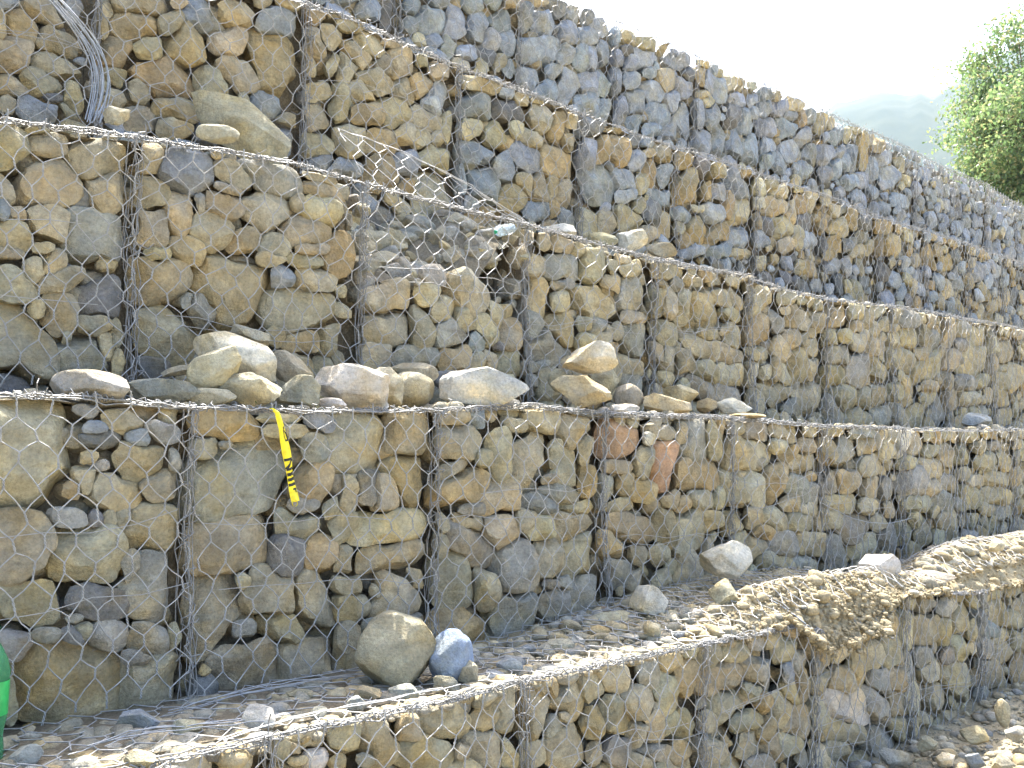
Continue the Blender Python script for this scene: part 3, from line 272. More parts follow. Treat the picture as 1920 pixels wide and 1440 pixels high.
4:'''3.29,2.59,91,56,10,t;3.45,2.61,69,103,-16,d;3.62,2.71,53,72,-41,b;3.61,2.60,50,67,-30,b;3.77,2.69,87,117,-38,g;3.98,2.71,104,144,-25,g;4.14,2.73,68,115,-10,o;4.10,2.87,91,54,29,b;4.29,2.93,80,54,37,b;4.43,2.98,89,51,27,o;4.39,2.85,145,81,22,b;4.27,2.70,68,91,-43,g;4.45,2.73,103,75,44,g;3.90,2.55,60,81,-29,b;4.04,2.55,88,49,24,o;4.24,2.59,102,48,-7,d;4.36,2.58,78,51,28,t;3.80,2.56,76,43,24,t;4.48,2.56,97,63,28,g;3.82,2.80,84,38,22,b;4.60,2.94,50,120,-4,b;4.79,2.95,171,123,43,y;4.70,3.06,129,38,10,t;4.92,3.09,111,96,-28,b;5.10,3.13,79,113,-23,b;4.73,2.76,185,101,23,g;5.04,2.95,117,85,45,g;5.23,3.16,80,112,-44,b;5.23,3.00,114,68,27,g;5.39,3.16,91,126,-29,g;4.66,2.56,114,84,39,g;4.84,2.63,85,48,23,b;4.98,2.78,93,69,43,g;5.13,2.80,96,70,41,b;5.26,2.84,118,84,37,g;5.41,2.91,69,93,-40,b;5.00,2.59,103,138,-26,g;5.21,2.65,132,75,22,g;4.80,2.50,102,65,37,g;5.22,2.50,138,77,17,g;5.42,2.70,83,110,-30,g;5.42,2.52,97,68,31,g;5.56,3.07,73,100,-34,g;5.70,3.14,129,88,35,y;5.93,3.15,132,85,30,y;6.14,3.20,79,108,-39,o;5.87,2.99,141,91,29,g;5.59,2.94,82,60,44,g;5.72,2.91,59,82,-25,y;5.54,2.74,79,120,-15,b;5.73,2.81,68,91,-31,g;5.93,2.90,104,54,21,g;6.15,2.90,123,80,28,y;5.99,2.80,143,97,2,g;5.79,2.64,129,95,36,g;5.60,2.55,104,79,43,g;5.67,3.01,68,45,30,d;6.20,3.06,90,65,39,b;5.75,2.49,103,76,34,g;6.06,2.63,131,87,26,g;6.24,2.77,112,74,28,g;5.94,2.48,104,60,21,g;6.21,2.53,120,62,18,g;5.50,2.50,53,69,-42,b;6.37,3.12,82,111,-41,g;6.63,3.06,73,124,-11,o;6.66,3.17,107,64,25,y;6.78,3.17,50,94,-9,g;6.89,3.17,70,95,-34,y;7.16,3.15,201,97,20,y;7.41,3.18,110,79,38,t;6.71,3.03,72,104,-20,g;6.88,3.02,86,122,-21,g;6.41,3.00,81,59,41,d;6.36,2.90,106,79,41,g;6.43,2.66,137,149,-3,g;6.60,2.75,73,130,-9,g;6.75,2.77,114,87,44,g;6.63,2.90,104,36,16,y;6.70,2.86,94,57,24,y;7.15,3.00,170,68,17,g;7.40,3.05,119,61,20,g;7.42,2.94,107,74,30,g;7.28,2.85,163,111,28,g;7.06,2.84,120,90,42,d;6.64,2.54,168,86,18,g;6.87,2.60,99,143,-17,b;7.11,2.61,161,121,36,g;7.38,2.63,154,116,37,g;7.61,3.17,111,75,31,b;7.78,3.18,101,74,40,y;7.64,3.04,125,77,24,g;7.84,3.08,140,79,32,g;8.09,3.17,165,73,18,y;8.02,3.04,140,67,14,b;7.65,2.88,173,83,12,g;7.98,2.94,180,111,14,g;8.27,2.92,197,116,28,g;7.64,2.71,139,85,21,g;8.04,2.74,226,97,15,g;7.79,2.59,143,100,27,b;8.21,3.06,86,114,-36,o;8.37,3.12,112,84,44,g;7.67,2.60,139,85,21,g;8.25,2.62,154,80,19,g;8.39,2.80,106,140,-31,g;8.62,3.14,135,101,43,y;8.76,3.14,117,87,41,y;8.88,3.06,201,102,26,b;8.69,2.84,145,92,23,g;8.90,2.90,122,62,26,b;9.10,3.12,116,69,22,y;9.42,3.01,94,189,-9,o;9.19,2.91,129,168,-45,y;9.04,2.83,95,123,-44,g;8.83,2.75,133,98,33,g;8.65,2.66,108,74,25,b;9.29,3.22,171,54,12,y;9.74,3.13,188,100,19,o;9.90,3.05,169,74,15,g;9.69,2.90,149,105,29,g;10.01,2.87,196,128,23,g;9.59,3.18,125,79,25,y;9.37,2.73,156,71,15,g;9.07,2.65,168,70,14,g''',
}

LOOSE=[
(1.14, 3.06, 0.208, 0.1163, 0.0488, 3, 'g', 0.9, 'flat-topped grey boulder lying at the left end of the second ledge', 0),
(1.388, 3.11, 0.204, 0.1182, 0.04, 3, 'g', 0.6, 'low layered grey stone between the flat-topped boulder and the pale heap', 0),
(1.551, 3.33, 0.296, 0.0679, 0.0208, -14, 't', 0.6, 'thin grey-brown slab tucked behind the pale heap, pointing left', 0),
(1.565, 3.11, 0.287, 0.0976, 0.0614, -28, 'y', 0.9, 'smooth yellow stone leaning on the heap above the knotted seam', 0),
(1.687, 3.2, 0.352, 0.153, 0.0661, 22, 'w', 0.9, 'long grey and white stone on top of the heap, sloping down to the right', 0),
(1.663, 3.05, 0.215, 0.0999, 0.06, 8, 't', 0.7, 'rough tan boulder at the front of the heap, left of the yellow tape', 0),
(1.52, 3.05, 0.188, 0.0846, 0.03, -3, 't', 0.9, 'low tan stone lying on the wire edge at the foot of the heap', 0),
(1.857, 3.4, 0.45, 0.0763, 0.0305, 14, 'g', 0.6, 'thin dark slab resting behind the top of the heap', 0),
(2.001, 3.34, 0.326, 0.0824, 0.0536, 25, 't', 0.8, 'brown stone leaning on the mesh just right of the heap', 0),
(1.86, 3.07, 0.219, 0.0778, 0.0588, -5, 'g', 0.7, 'brown-grey angular stone above the yellow tape', 0),
(1.988, 3.04, 0.181, 0.0522, 0.0213, 3, 'w', 0.8, 'small cream stone under the jagged white rock', 0),
(2.096, 3.07, 0.252, 0.1391, 0.0775, 15, 'w', 0.5, 'jagged bright white rock in the middle of the second ledge', 0),
(2.292, 3.11, 0.26, 0.0602, 0.0809, -28, 'y', 0.9, 'cream wedge leaning on the right side of the jagged white rock', 0),
(2.504, 3.25, 0.263, 0.0928, 0.0729, 0, 't', 1.0, 'square tan block right of the cream wedge', 0),
(2.617, 3.36, 0.352, 0.0965, 0.0413, 8, 't', 0.8, 'flat tan slab lying on top of the square block', 0),
(2.84, 3.42, 0.331, 0.0553, 0.0432, 0, 'd', 0.8, 'small dark stone in the shade behind the square block', 0),
(2.758, 3.07, 0.274, 0.1753, 0.0826, 4, 'w', 0.7, 'largest loose boulder of the second ledge, cream coloured', 0),
(3.515, 3.16, 0.442, 0.124, 0.0716, -18, 'w', 0.7, 'pale faceted stone balanced on top of the two-boulder pile', 0),
(3.347, 3.06, 0.279, 0.1371, 0.071, 4, 'y', 0.5, 'rough cream boulder carrying the pale faceted stone', 0),
(3.45, 3.3, 0.349, 0.0517, 0.0542, 0, 't', 0.8, 'small grey-tan stone propping the left end of the balanced stone', 0),
(3.759, 3.28, 0.349, 0.0672, 0.0807, 10, 't', 0.9, 'tan stone under the right end of the balanced stone', 0),
(3.85, 3.2, 0.273, 0.0726, 0.0699, 20, 'g', 0.8, 'grey wedge-shaped stone right of the rough cream boulder', 0),
(3.649, 3.06, 0.209, 0.0691, 0.0256, 0, 'w', 0.8, 'flat whitish stone lying in front of the grey wedge', 0),
(3.994, 3.07, 0.235, 0.1184, 0.0511, 8, 'y', 0.5, 'rough yellowish stone lying low beyond the grey wedge', 0),
(4.391, 3.28, 0.308, 0.0906, 0.0614, 5, 't', 0.6, 'grey-tan stone behind the rough yellowish one', 0),
(4.576, 3.24, 0.259, 0.0565, 0.0416, 0, 't', 0.8, 'small tan stone between two pale stones far along the ledge', 0),
(4.783, 3.2, 0.264, 0.0941, 0.0455, 0, 'w', 0.7, 'rounded whitish stone above the thin yellow slab', 0),
(4.619, 3.0, 0.199, 0.0926, 0.013, 1, 'o', 1.0, 'thin yellow-brown slab lying flat on the wire edge', 0),
(8.208, 3.2, 0.242, 0.112, 0.0732, -5, 'b', 0.7, 'lone blue-grey stone near the far end of the second ledge', 0),
(1.798, 3.58, 1.267, 0.0803, 0.038, 6, 'y', 1.0, 'smooth yellow cobble sitting on the wire edge below the leaning slab', 1),
(2.048, 3.88, 1.431, 0.2446, 0.1118, 33, 't', 0.35, 'long tan slab leaning against the wall behind the yellow cobble', 1),
(1.456, 3.72, 1.293, 0.0511, 0.0368, -20, 'y', 0.6, 'pale triangular stone beside the hanging wire bundle', 1),
(3.907, 3.72, 1.237, 0.0885, 0.0383, 10, 'w', 0.6, 'flat white-topped stone right of the clear bottle', 1),
(4.332, 3.78, 1.244, 0.0845, 0.047, 0, 't', 0.7, 'tan stone on the third ledge between two white ones', 1),
(4.538, 3.72, 1.261, 0.086, 0.0637, -10, 'w', 0.6, 'white angular stone standing up on the third ledge', 1),
(3.707, 3.68, 1.133, 0.06, 0.04, 25, 'g', 0.7, 'grey stone just below the white-topped one', 1),
(4.859, 3.75, 1.252, 0.0862, 0.0464, 0, 't', 0.7, 'low tan stone at the far end of the third ledge stones', 1),
(3.97, 3.6, 1.105, 0.0672, 0.0351, 10, 'g', 0.6, 'small grey stone in front of the third ledge stones', 1),
(2.037, 2.713, -0.669, 0.1253, 0.1314, 0, 't', 0.97, 'big rounded tan boulder standing on the lowest ledge', 2),
(2.185, 2.6, -0.696, 0.071, 0.0959, 12, 'v', 0.97, 'violet-blue rock standing beside the big tan boulder', 2),
(2.206, 2.539, -0.738, 0.0354, 0.046, -12, 't', 0.3, 'pointed tan shard leaning on the violet-blue rock', 2),
(2.106, 2.53, -0.754, 0.045, 0.0277, 10, 'g', 0.6, 'grey chip at the foot of the violet-blue rock', 2),
(1.934, 2.536, -0.753, 0.0468, 0.0284, 0, 'g', 0.7, 'oval grey stone in front of the big tan boulder', 2),
(2.439, 2.585, -0.753, 0.045, 0.0282, 10, 'b', 0.9, 'smooth pale blue-grey cobble on the gravel right of the boulder', 2),
(2.832, 2.714, -0.753, 0.0559, 0.028, 3, 't', 0.9, 'flat tan cobble on the gravel near the shaded wall foot', 2),
(3.451, 2.771, -0.656, 0.0739, 0.0785, -32, 'w', 0.4, 'sunlit white rock tilted up on the dirt', 2),
(3.256, 2.813, -0.701, 0.0817, 0.025, -3, 't', 0.9, 'flat tan stone lying under the tilted white rock', 2),
(3.349, 2.936, -0.691, 0.0259, 0.0118, 0, 'r', 0.8, 'small brick-red chip on top of the flat tan stone', 2),
(3.309, 2.78, -0.725, 0.0205, 0.0182, 0, 'w', 0.6, 'tiny white pebble in front of the flat tan stone', 2),
(3.235, 2.577, -0.723, 0.0347, 0.0347, 0, 'y', 0.5, 'crumbly cream lump below the tilted white rock', 2),
(4.057, 2.78, -0.51, 0.1209, 0.0875, 12, 'w', 0.6, 'pale grey boulder against the wall, left of the dirt bank', 2),
(5.193, 2.573, -0.638, 0.1175, 0.0774, 0, 'w', 0.7, 'rounded pale boulder sitting behind the dirt bank', 2),
(3.752, 2.575, -0.644, 0.0517, 0.0682, -30, 't', 0.6, 'rough tan stone half sunk in the dirt hollow', 2),
(4.778, 2.476, -0.784, 0.0486, 0.0216, 25, 'y', 0.8, 'small yellow flake stuck in the face of the dirt bank', 2),
(6.799, 2.822, -0.663, 0.1138, 0.0711, -10, 'g', 0.6, 'grey-brown boulder against the wall near the right-hand mound', 2),
(7.748, 3.045, -0.668, 0.0883, 0.0401, -5, 'g', 0.7, 'flat grey stone on top of the grey-brown boulder', 2),
(5.648, 2.485, -0.726, 0.1294, 0.0451, 0, 'w', 0.5, 'pale flat stone lying on the ledge right of the dirt bank', 2),
(6.199, 2.52, -0.759, 0.0521, 0.0554, 0, 'w', 0.6, 'white lump at the foot of the right-hand mound', 2),
(5.595, 2.516, -0.778, 0.0513, 0.0166, 0, 'y', 0.9, 'little yellow sliver on the ledge rim', 2),
(6.504, 2.44, -0.593, 0.0465, 0.0332, 0, 'y', 0.6, 'pale yellow clod on top of the right-hand mound', 2),
(1.191, 2.796, -0.752, 0.0614, 0.03, -8, 'b', 0.5, 'layered blue-grey stone on the gravel at the foot of the wall', 2),
(1.455, 2.58, -0.748, 0.0483, 0.0347, 5, 'w', 0.7, 'pale lumpy stone on the gravel left of the loose wires', 2),
(1.377, 2.6, -0.764, 0.0358, 0.0149, 0, 'w', 0.9, 'smooth whitish pebble left of the pale lumpy stone', 2),
(1.717, 2.79, -0.763, 0.0457, 0.0152, 4, 't', 0.9, 'flat tan pebble close to the wall foot beside loose wires', 2),
(1.027, 2.389, -0.733, 0.0384, 0.0218, 0, 'y', 0.5, 'cream rough stone at the rim of the lowest ledge', 2),
(0.857, 2.677, -0.752, 0.0425, 0.0292, -6, 'g', 0.7, 'grey stone on the lowest ledge beside the green bottle', 2),
(1.269, 2.643, -0.754, 0.0396, 0.0264, -10, 't', 0.5, 'brown angular stone between the layered and the whitish ones', 2),
(1.858, 2.621, -0.758, 0.0419, 0.0218, 12, 'o', 0.5, 'rusty brown stone left of the oval grey stone', 2),
(1.751, 2.53, -0.756, 0.032, 0.024, 0, 'g', 0.6, 'small grey block left of the oval grey stone', 2),
(5.581, 2.094, -1.389, 0.0379, 0.0702, -8, 'y', 0.9, 'tall pale stone standing upright on the rubble at the right', 3),
(5.192, 2.089, -1.431, 0.0612, 0.0479, 0, 'o', 0.5, 'yellow-brown clod on the rubble below the upright stone', 3),
(4.867, 1.962, -1.459, 0.0449, 0.0374, 0, 'b', 0.6, 'blue-grey stone at the bottom of the rubble below the clod', 3),
(4.648, 2.248, -1.464, 0.0707, 0.0429, 5, 'g', 0.6, 'grey stone on the rubble against the lowest basket', 3),
(4.798, 2.063, -1.461, 0.0427, 0.0327, 0, 'w', 0.6, 'whitish stone on the rubble left of the blue-grey one', 3),
(4.874, 1.837, -1.44, 0.0539, 0.0367, 0, 't', 0.6, 'tan stone in the lower right corner of the rubble', 3),
(4.844, 2.171, -1.418, 0.0514, 0.036, 0, 't', 0.6, 'tan cobble on the rubble near the lowest basket seam', 3),
(5.274, 1.919, -1.401, 0.0526, 0.0342, 0, 'g', 0.6, 'grey flat stone on the rubble right of the clod', 3),
]
LGROUP=['loose stones heaped along the second ledge', 'loose stones lying on the third ledge', 'loose stones on the lowest ledge', 'loose stones on the ground at the wall foot']

Y_T = [2.37, 2.98, 3.48, 4.10, 4.63]
SEAMS = [[-.60, .40, 1.36, 2.31, 3.32, 4.15, 5.10, 6.05, 7.0, 8.0, 9.0],
         [-.57]+[.43+k for k in range(11)],
         [-.56]+[.437+k for k in range(12)],
         [-.48]+[.52+k for k in range(14)],
         [.5+k for k in range(16)]]
TOP = [[(-1, -.76), (1.4, -.75), (2.3, -.755), (3.3, -.765), (4.0, -.775), (4.25, -.84), (4.75, -.83), (5.1, -.75), (6.05, -.83), (7, -.83), (9.5, -.82)],
       [(-1, .17), (1.1, .17), (1.43, .15), (1.9, .15), (2.43, .165), (2.96, .2), (3.4, .175), (4.4, .18), (5.43, .15), (6.45, .15), (7.5, .15), (8.4, .175), (12, .16)],
       [(-1, 1.1), (.98, 1.11), (1.43, 1.15), (2.1, 1.18), (2.45, 1.16), (3.46, 1.14), (3.9, 1.12), (4.41, 1.10), (5.37, 1.12), (5.9, 1.08), (6.4, 1.08), (7.4, 1.13), (8.4, 1.15), (9.5, 1.18), (13, 1.16)],
       [(-1, 2.2), (2.5, 2.21), (2.7, 2.23), (3.1, 2.2), (3.5, 2.17), (4.5, 2.14), (5.5, 2.14), (6.5, 2.15), (7.5, 2.17), (8.5, 2.13), (9.5, 2.16), (11.5, 2.18), (15, 2.16)],
       [(-1, 3.22), (5.5, 3.22), (6.5, 3.23), (7.5, 3.26), (9.5, 3.28), (11.5, 3.26), (12.4, 3.27), (13.4, 3.23), (17, 3.24)]]
BOT = [-1.62, -.80, .15, 1.13, 2.14]
def topf(t):
    xs = np.array(TOP[t]); return lambda u: np.interp(u, xs[:, 0], xs[:, 1])
def yface(t, u, v):
    """the bulging front of tier t"""
    u = np.asarray(u); v = np.asarray(v)
    return Y_T[t]-.018*np.sin((u-SEAMS[t][1])*math.pi*2-1.57)*np.sin(np.clip((v-BOT[t])/.95, 0, 1)*math.pi)-.012*np.sin(3.1*u+5*v+t)
PALETTE = [list('ttttttoygtg'), list('ttttttggoyt'), list('tttttogyt'), list('ttyoggbgdoy'), list('gggggggggbby')]
ORD = ['first', 'second', 'third', 'fourth', 'fifth', 'sixth', 'seventh', 'eighth', 'ninth', 'tenth', 'eleventh', 'twelfth', 'thirteenth', 'fourteenth', 'fifteenth']
TIER = ['lowest tier', 'second tier from the bottom', 'middle tier', 'fourth tier from the bottom', 'top tier']
SPECIAL = {(1, 2): 'wire basket of tan boulders with a yellow tape hanging on its mesh',
           (1, 1): 'wire basket with one giant yellowish boulder in its upper corner, left of the yellow tape',
           (1, 4): 'wire basket with two rust-red stones, in the second tier from the bottom',
           (1, 3): 'wire basket above the violet-blue rock, between the taped and the rust-red-stoned baskets',
           (2, 3): 'half-emptied wire basket with sagging bright mesh and debris inside',
           (2, 2): 'wire basket holding a tall brown boulder, left of the half-emptied basket',
           (2, 1): 'wire basket of big pale boulders at the left end of the middle tier',
           (2, 4): 'wire basket right beside the half-emptied one in the middle tier',
           (3, 1): 'wire basket behind the hanging bundle of loose wires',
           (3, 2): 'wire basket behind the long slab leaning on the wall',
           (0, 5): 'wire basket whose top is buried under the slumped dirt bank'}
def depth_of(P): return max(1.0, float(np.dot(np.asarray(P), CF)))
def px_size(r, P): return 2*r*F_PX/depth_of(P)*1.0

def wire_panel(t, u0, u1, v0, v1f, rs, near):
    nc = 10; cw = (u1-u0)/nc; ph = .08
    ka, kb, kc = rs.uniform(0, 6, 3)
    nr = int((1.02)/ph)+1
    parts = []
    top = 1.0
    def pos(u, v):
        u = np.asarray(u, float); v = np.asarray(v, float)
        uu = u+.018*np.sin(5*v+ka)+.012*np.sin(9*u+4*v+kb)+.006*np.sin(21*u+17*v+kc); vv = v+.014*np.sin(6*u+kc)+.010*np.sin(13*u+7*v+ka)+.005*np.sin(19*u-23*v+kb)
        uu = np.clip(uu, u0-.004, u1+.004)
        y = yface(t, uu, vv)-.010-.006*np.sin(17*uu+ka)*np.sin(15*vv+kb)
        return np.stack([uu, y, vv+ZO], -1)
    T0, T1, D0, D1 = [], [], [], []
    vt = v1f(np.array([(u0+u1)/2]))[0]
    jn = lambda n: rs.uniform(-.0065, .0065, n)
    tops = {}; bots = {}
    for r in range(nr):
        off = .5*(r % 2)
        for c in range(nc+1):
            u = u0+(c+off)*cw
            if u > u1+1e-6: continue
            vc = vt-.012-r*ph
            if vc < v0: continue
            vloc = vc+float(v1f(np.array([u]))[0])-vt
            half = .0165 if r else .022
            a = (u+jn(1)[0], vloc+half+jn(1)[0]); b = (u+jn(1)[0], vloc-half+jn(1)[0])
            tops[(r, c)] = a; bots[(r, c)] = b
            T0.append(a); T1.append(b)
    for (r, c), b in bots.items():
        for dc in ((0, -1) if r % 2 == 0 else (0, 1)):
            q = tops.get((r+1, c+dc))
            if q: D0.append(b); D1.append(q)
    T0, T1, D0, D1 = map(np.array, (T0, T1, D0, D1))
    A, B = pos(T0[:, 0], T0[:, 1]), pos(T1[:, 0], T1[:, 1])
    if near:
        k = 7; rr = .0022
        for ph0 in (0, math.pi):
            pts = []
            for i in range(k+1):
                f = i/k; an = ph0+f*math.pi*3
                Q = A*(1-f)+B*f; Q[:, 0] += rr*math.cos(an); Q[:, 1] += rr*math.sin(an); pts.append(Q)
            for i in range(k): parts.append(tubes(pts[i], pts[i+1], .0019, 4))
    else:
        parts.append(tubes(A, B, .0030, 4))
    P, Q = pos(D0[:, 0], D0[:, 1]), pos(D1[:, 0], D1[:, 1])
    Mi = pos((D0[:, 0]*.5+D1[:, 0]*.5)+rs.uniform(-.004, .004, len(D0)), (D0[:, 1]+D1[:, 1])*.5+rs.uniform(-.003, .003, len(D0)))
    Mi[:, 1] += rs.uniform(-.004, .006, len(D0))
    rw = .0021 if near else .0022
    parts += [tubes(P, Mi, rw, 4), tubes(Mi, Q, rw, 4)]
    # a couple of brace wires strung across the face
    for q in range(2 if near else 0):
        vv = v0+(vt-v0)*rs.uniform(.3, .7); uu = np.linspace(u0+rs.uniform(0, .2), u1-rs.uniform(0, .3), 7)
        parts.append(tubes(*poly(pos(uu, vv+.02*np.sin(uu*5+q)+rs.uniform(-.05, .05)*(uu-u0))), .0013, 4))
    return parts

def edge_rope(t, u0, u1, v1f, rs, near):
    parts = []
    n = 26 if near else 14
    for k in range(4 if near else 3):
        u = np.linspace(u0-.01, u1+.01, n)
        oy, oz = rs.uniform(-.012, .03), rs.uniform(-.010, .012)
        P = np.stack([u, yface(t, u, v1f(u))+oy+.006*rs.randn(n), v1f(u)+ZO+oz-.012*(t > 2)+.0045*rs.randn(n)], 1)
        parts.append(tubes(*poly(P), .0021, 4))
    turns = 34 if near else 22; m = turns*(6 if near else 4)
    for k in range(2 if near else 1):
        f = np.linspace(0, 1, m); u = u0+(u1-u0)*f
        an = f*turns*6.283*(1+.07*np.sin(f*9+k))+k; rad = .008+.005*np.sin(f*37+k*2)+.003*rs.randn(m)
        P = np.stack([u+.004*rs.randn(m), yface(t, u, v1f(u))+.006+rad*np.cos(an), v1f(u)+ZO+.002-.012*(t > 2)+rad*np.sin(an)], 1)
        parts.append(tubes(*poly(P), .0019, 4))
    # twisted ends and cut tips sticking out
    for k in range(18 if near else 8):
        u = rs.uniform(u0, u1); v = float(v1f(np.array([u]))[0])
        a = np.array([u, float(yface(t, u, v)), v+ZO+.002]); d = rs.randn(3)*np.array([.016, .016, .012])+np.array([0, -.004, .006])
        b = a+d; c = b+rs.randn(3)*.011
        parts.append(tubes(np.array([a, b]), np.array([b, c]), .0018, 4))
    return parts

def seam_wires(t, u, v0, v1, rs, near):
    parts = []; n = 22 if near else 12
    for k in range(7 if near else 4):
        v = np.linspace(v0, v1, n); du = rs.uniform(-.022, .022)
        P = np.stack([u+du+.004*rs.randn(n)+.008*np.sin(v*rs.uniform(5, 14)+k), yface(t, u+0*v, v)+rs.uniform(-.012, .035)+.005*rs.randn(n), v+ZO], 1)
        parts.append(tubes(*poly(P), .0018 if near else .0020, 4))
    turns = 12; m = turns*8
    f = np.linspace(0, 1, m); v = v0+(v1-v0)*f; an = f*turns*6.283+.8*np.sin(f*11)
    rad = .019+.006*np.sin(f*23)
    P = np.stack([u+rad*np.cos(an), yface(t, u+0*v, v)+.002+rad*.7*np.sin(an), v+ZO+.004*rs.randn(m)], 1)
    parts.append(tubes(*poly(P), .0019, 4))
    if near:    # knots and stray ends
        for k in range(16):
            vv = v0+(v1-v0)*(1-rs.rand()**1.6)
            a = np.array([u+rs.uniform(-.02, .02), float(yface(t, u, vv))-.008, vv+ZO])
            pts = [a]
            for q in range(4): pts.append(pts[-1]+rs.randn(3)*np.array([.018, .008, .018]))
            parts.append(tubes(*poly(np.array(pts)), .0017, 4))
    return parts

def make_basket(t, k):
    u0, u1 = SEAMS[t][k], SEAMS[t][k+1]
    v1f = topf(t); v0 = BOT[t]; um = (u0+u1)/2
    rs = np.random.RandomState(1000*t+k*7+3)
    org = np.array([um, Y_T[t]+.5, v0+ZO])
    near = depth_of((um, Y_T[t], 0)) < 6.3
    hidden = (t > 0 and u1 < .95) or (t == 4 and u1 < 2.6) or (t == 0 and u1 < .5)
    root = empty('gabion_basket', org)
    vi = k-(2 if t == 4 else 1)
    lab = SPECIAL.get((t, k)) or ('stone-filled wire basket, %s in view from the left in the %s' % (ORD[vi], TIER[t]) if vi >= 0 else
                                  'plain stone-filled wire basket %s the left end of the %s' % ('at' if vi == -(2 if t == 4 else 1) else 'next to', TIER[t]))
    tag(root, lab, 'gabion', 'wire gabion baskets of the stepped wall')
    emptied = (t, k) == (2, 3)
    pk = Pack()
    m = .029
    for (u, v, a, b, th, c) in TR[t]:
        if t == 4 and c in 'yot' and v < 3.05 and rs.rand() < .45: c = 'g'
        if t >= 3: v = v+(.055 if t == 4 else .03)*min(1, max(0, (v-BOT[t]-.15)/.85))
        if u0 < u < u1: pk.add(u, v, a/1000, b/1000, math.radians(th), rs.uniform(2.2, 3.1), c, True)
    if emptied: vf = lambda u: np.full(np.shape(u), .82)+.05*np.sin(np.asarray(u)*7)
    else: vf = lambda u: v1f(u)-.004
    big = t >= 3
    ntr = len(pk.e)
    cls = [(.085, 120), (.068, 300), (.05, 350), (.036, 260), (.026, 120)]
    if hidden: cls = [(.12, 120), (.09, 200)]
    elif ntr < 12: cls = [(.10, 40), (.085, 160)]+cls[1:]
    if not emptied:                # a snug top course under the lid
        uu = u0+m
        while uu < u1-m-.04:
            a, b = rs.uniform(.038, .075), rs.uniform(.030, .05); a = min(a, (u1-m-uu)/2); c = np.array([uu+a]); vt_ = float(v1f(c)[0])-b*.9
            if a > .018 and (not pk.e or pk.metric(np.array([c[0]-a*.6, c[0], c[0]+a*.6]), np.full(3, vt_)).min() > 1.02):
                pk.add(c[0], vt_, a, b, rs.normal(0, .1), 2.8, PALETTE[t][rs.randint(len(PALETTE[t]))], False); uu += 2*a
            else: uu += .02
    pk.fill(u0+m, u1-m, v0, vf, rs, cls, PALETTE[t])
    R = pk.radii(u0+m-.006, u1-m+.006, v0-.05, vf)
    for i, e in enumerate(pk.e):
        tr = pk.tr[i]; r = R[i]; rm = r.mean()
        T = min(.17, .55*min(e[2], e[3])+.14*max(e[2], e[3]))
        rec = rs.uniform(0, .022) if (tr or rm > .05) else rs.uniform(.02, .07)
        cen = np.array([e[0], float(yface(t, e[0], e[1]))+rec+T*.97, e[1]+ZO])
        fac = rs.randint(4, 10) if t < 3 else rs.randint(7, 13)
        packed_stone(root, org, r, T, cen, rs, px_size(max(e[2], e[3]), cen-np.array([0, 0, ZO])), jit('l' if t >= 3 and pk.c[i] in 'g' else pk.c[i], rs), fac, (9. if emptied else float(v1f(np.array([e[0]]))[0])+(.004 if t < 3 else -.002)-e[1]))
    # rubble behind the outer layer, then the solid fill
    parts = []; Dv, Fv = ICO[1]
    for q in range(26 if hidden else 60):
        a = rs.uniform(.05, .10); c = np.array([rs.uniform(u0+.05, u1-.05), 0, 0]); zt = (float(vf(np.array([c[0]]))[0]) if emptied else float(v1f(np.array([c[0]]))[0]))-.02-a*.6
        c[2] = rs.uniform(v0, zt); c[1] = float(yface(t, c[0], c[2]))+rs.uniform(.12, .18); c[2] += ZO
        P = rock_shape(Dv, rs, 3)*np.array([a, .07, a*.7])
        parts.append((P+c-org, Fv))
    V, F = joinm(parts); tag(mk('inner_rubble', V, merge_sizes(F), M_PEB, root), kind='stuff')
    nu = 9; us = np.linspace(u0+.001, u1-.001, nu); zt = (np.full(nu, .69) if emptied else v1f(us)-.018)+ZO
    yb = Y_T[t]+1.05
    V = []
    for i in range(nu):
        yf = Y_T[t]+.16
        V += [(us[i], yf, v0+ZO), (us[i], yf, zt[i]), (us[i], yb, zt[i]), (us[i], yb, v0+ZO)]
    F = grid(nu, 4); F = np.concatenate([F, [[0, 1, 2, 3], [(nu-1)*4+3, (nu-1)*4+2, (nu-1)*4+1, (nu-1)*4]]])
    mk('earth_core', np.array(V)-org, F, M_CORE, root, smooth=False)
    if not hidden or k > 0:
        V, F = joinm(wire_panel(t, u0, u1, v0, v1f, rs, near)); mk('wire_mesh', V-org, merge_sizes(F), M_WIRE, root)
        V, F = joinm(edge_rope(t, u0, u1, v1f, rs, near)); mk('edge_wire', V-org, merge_sizes(F), M_LACE, root)
        V, F = joinm(seam_wires(t, u1, v0, float(v1f(np.array([u1]))[0])+.004, rs, near)); mk('lacing_wire', V-org, merge_sizes(F), M_LACE, root)
    if t == 0 and not hidden:      # the lid of mesh lying on the ledge
        parts = []; cw = .1
        for r in range(8):
            for c in range(11):
                u = u0+(c+.5*(r % 2))*(u1-u0)/10
                if u > u1: continue
                y = Y_T[0]+.03+r*.075
                def pp(a, b2): 
                    a = a+.012*math.sin(9*b2+k)+rs.uniform(-.004, .004)
                    return np.array([a, b2, ledge0(np.array([a]), np.array([b2]))[0]+ZO+.018+rs.uniform(0, .016)])
                p0, p1 = pp(u, y), pp(u, y+.03); parts.append(tubes(p0, p1, .0028, 4))
                for s in (-.05, .05): parts.append(tubes(p1, pp(u+s, y+.075), .0018, 4))
        V, F = joinm(parts); mk('mesh_lid', V-org, merge_sizes(F), M_WIRE, root)
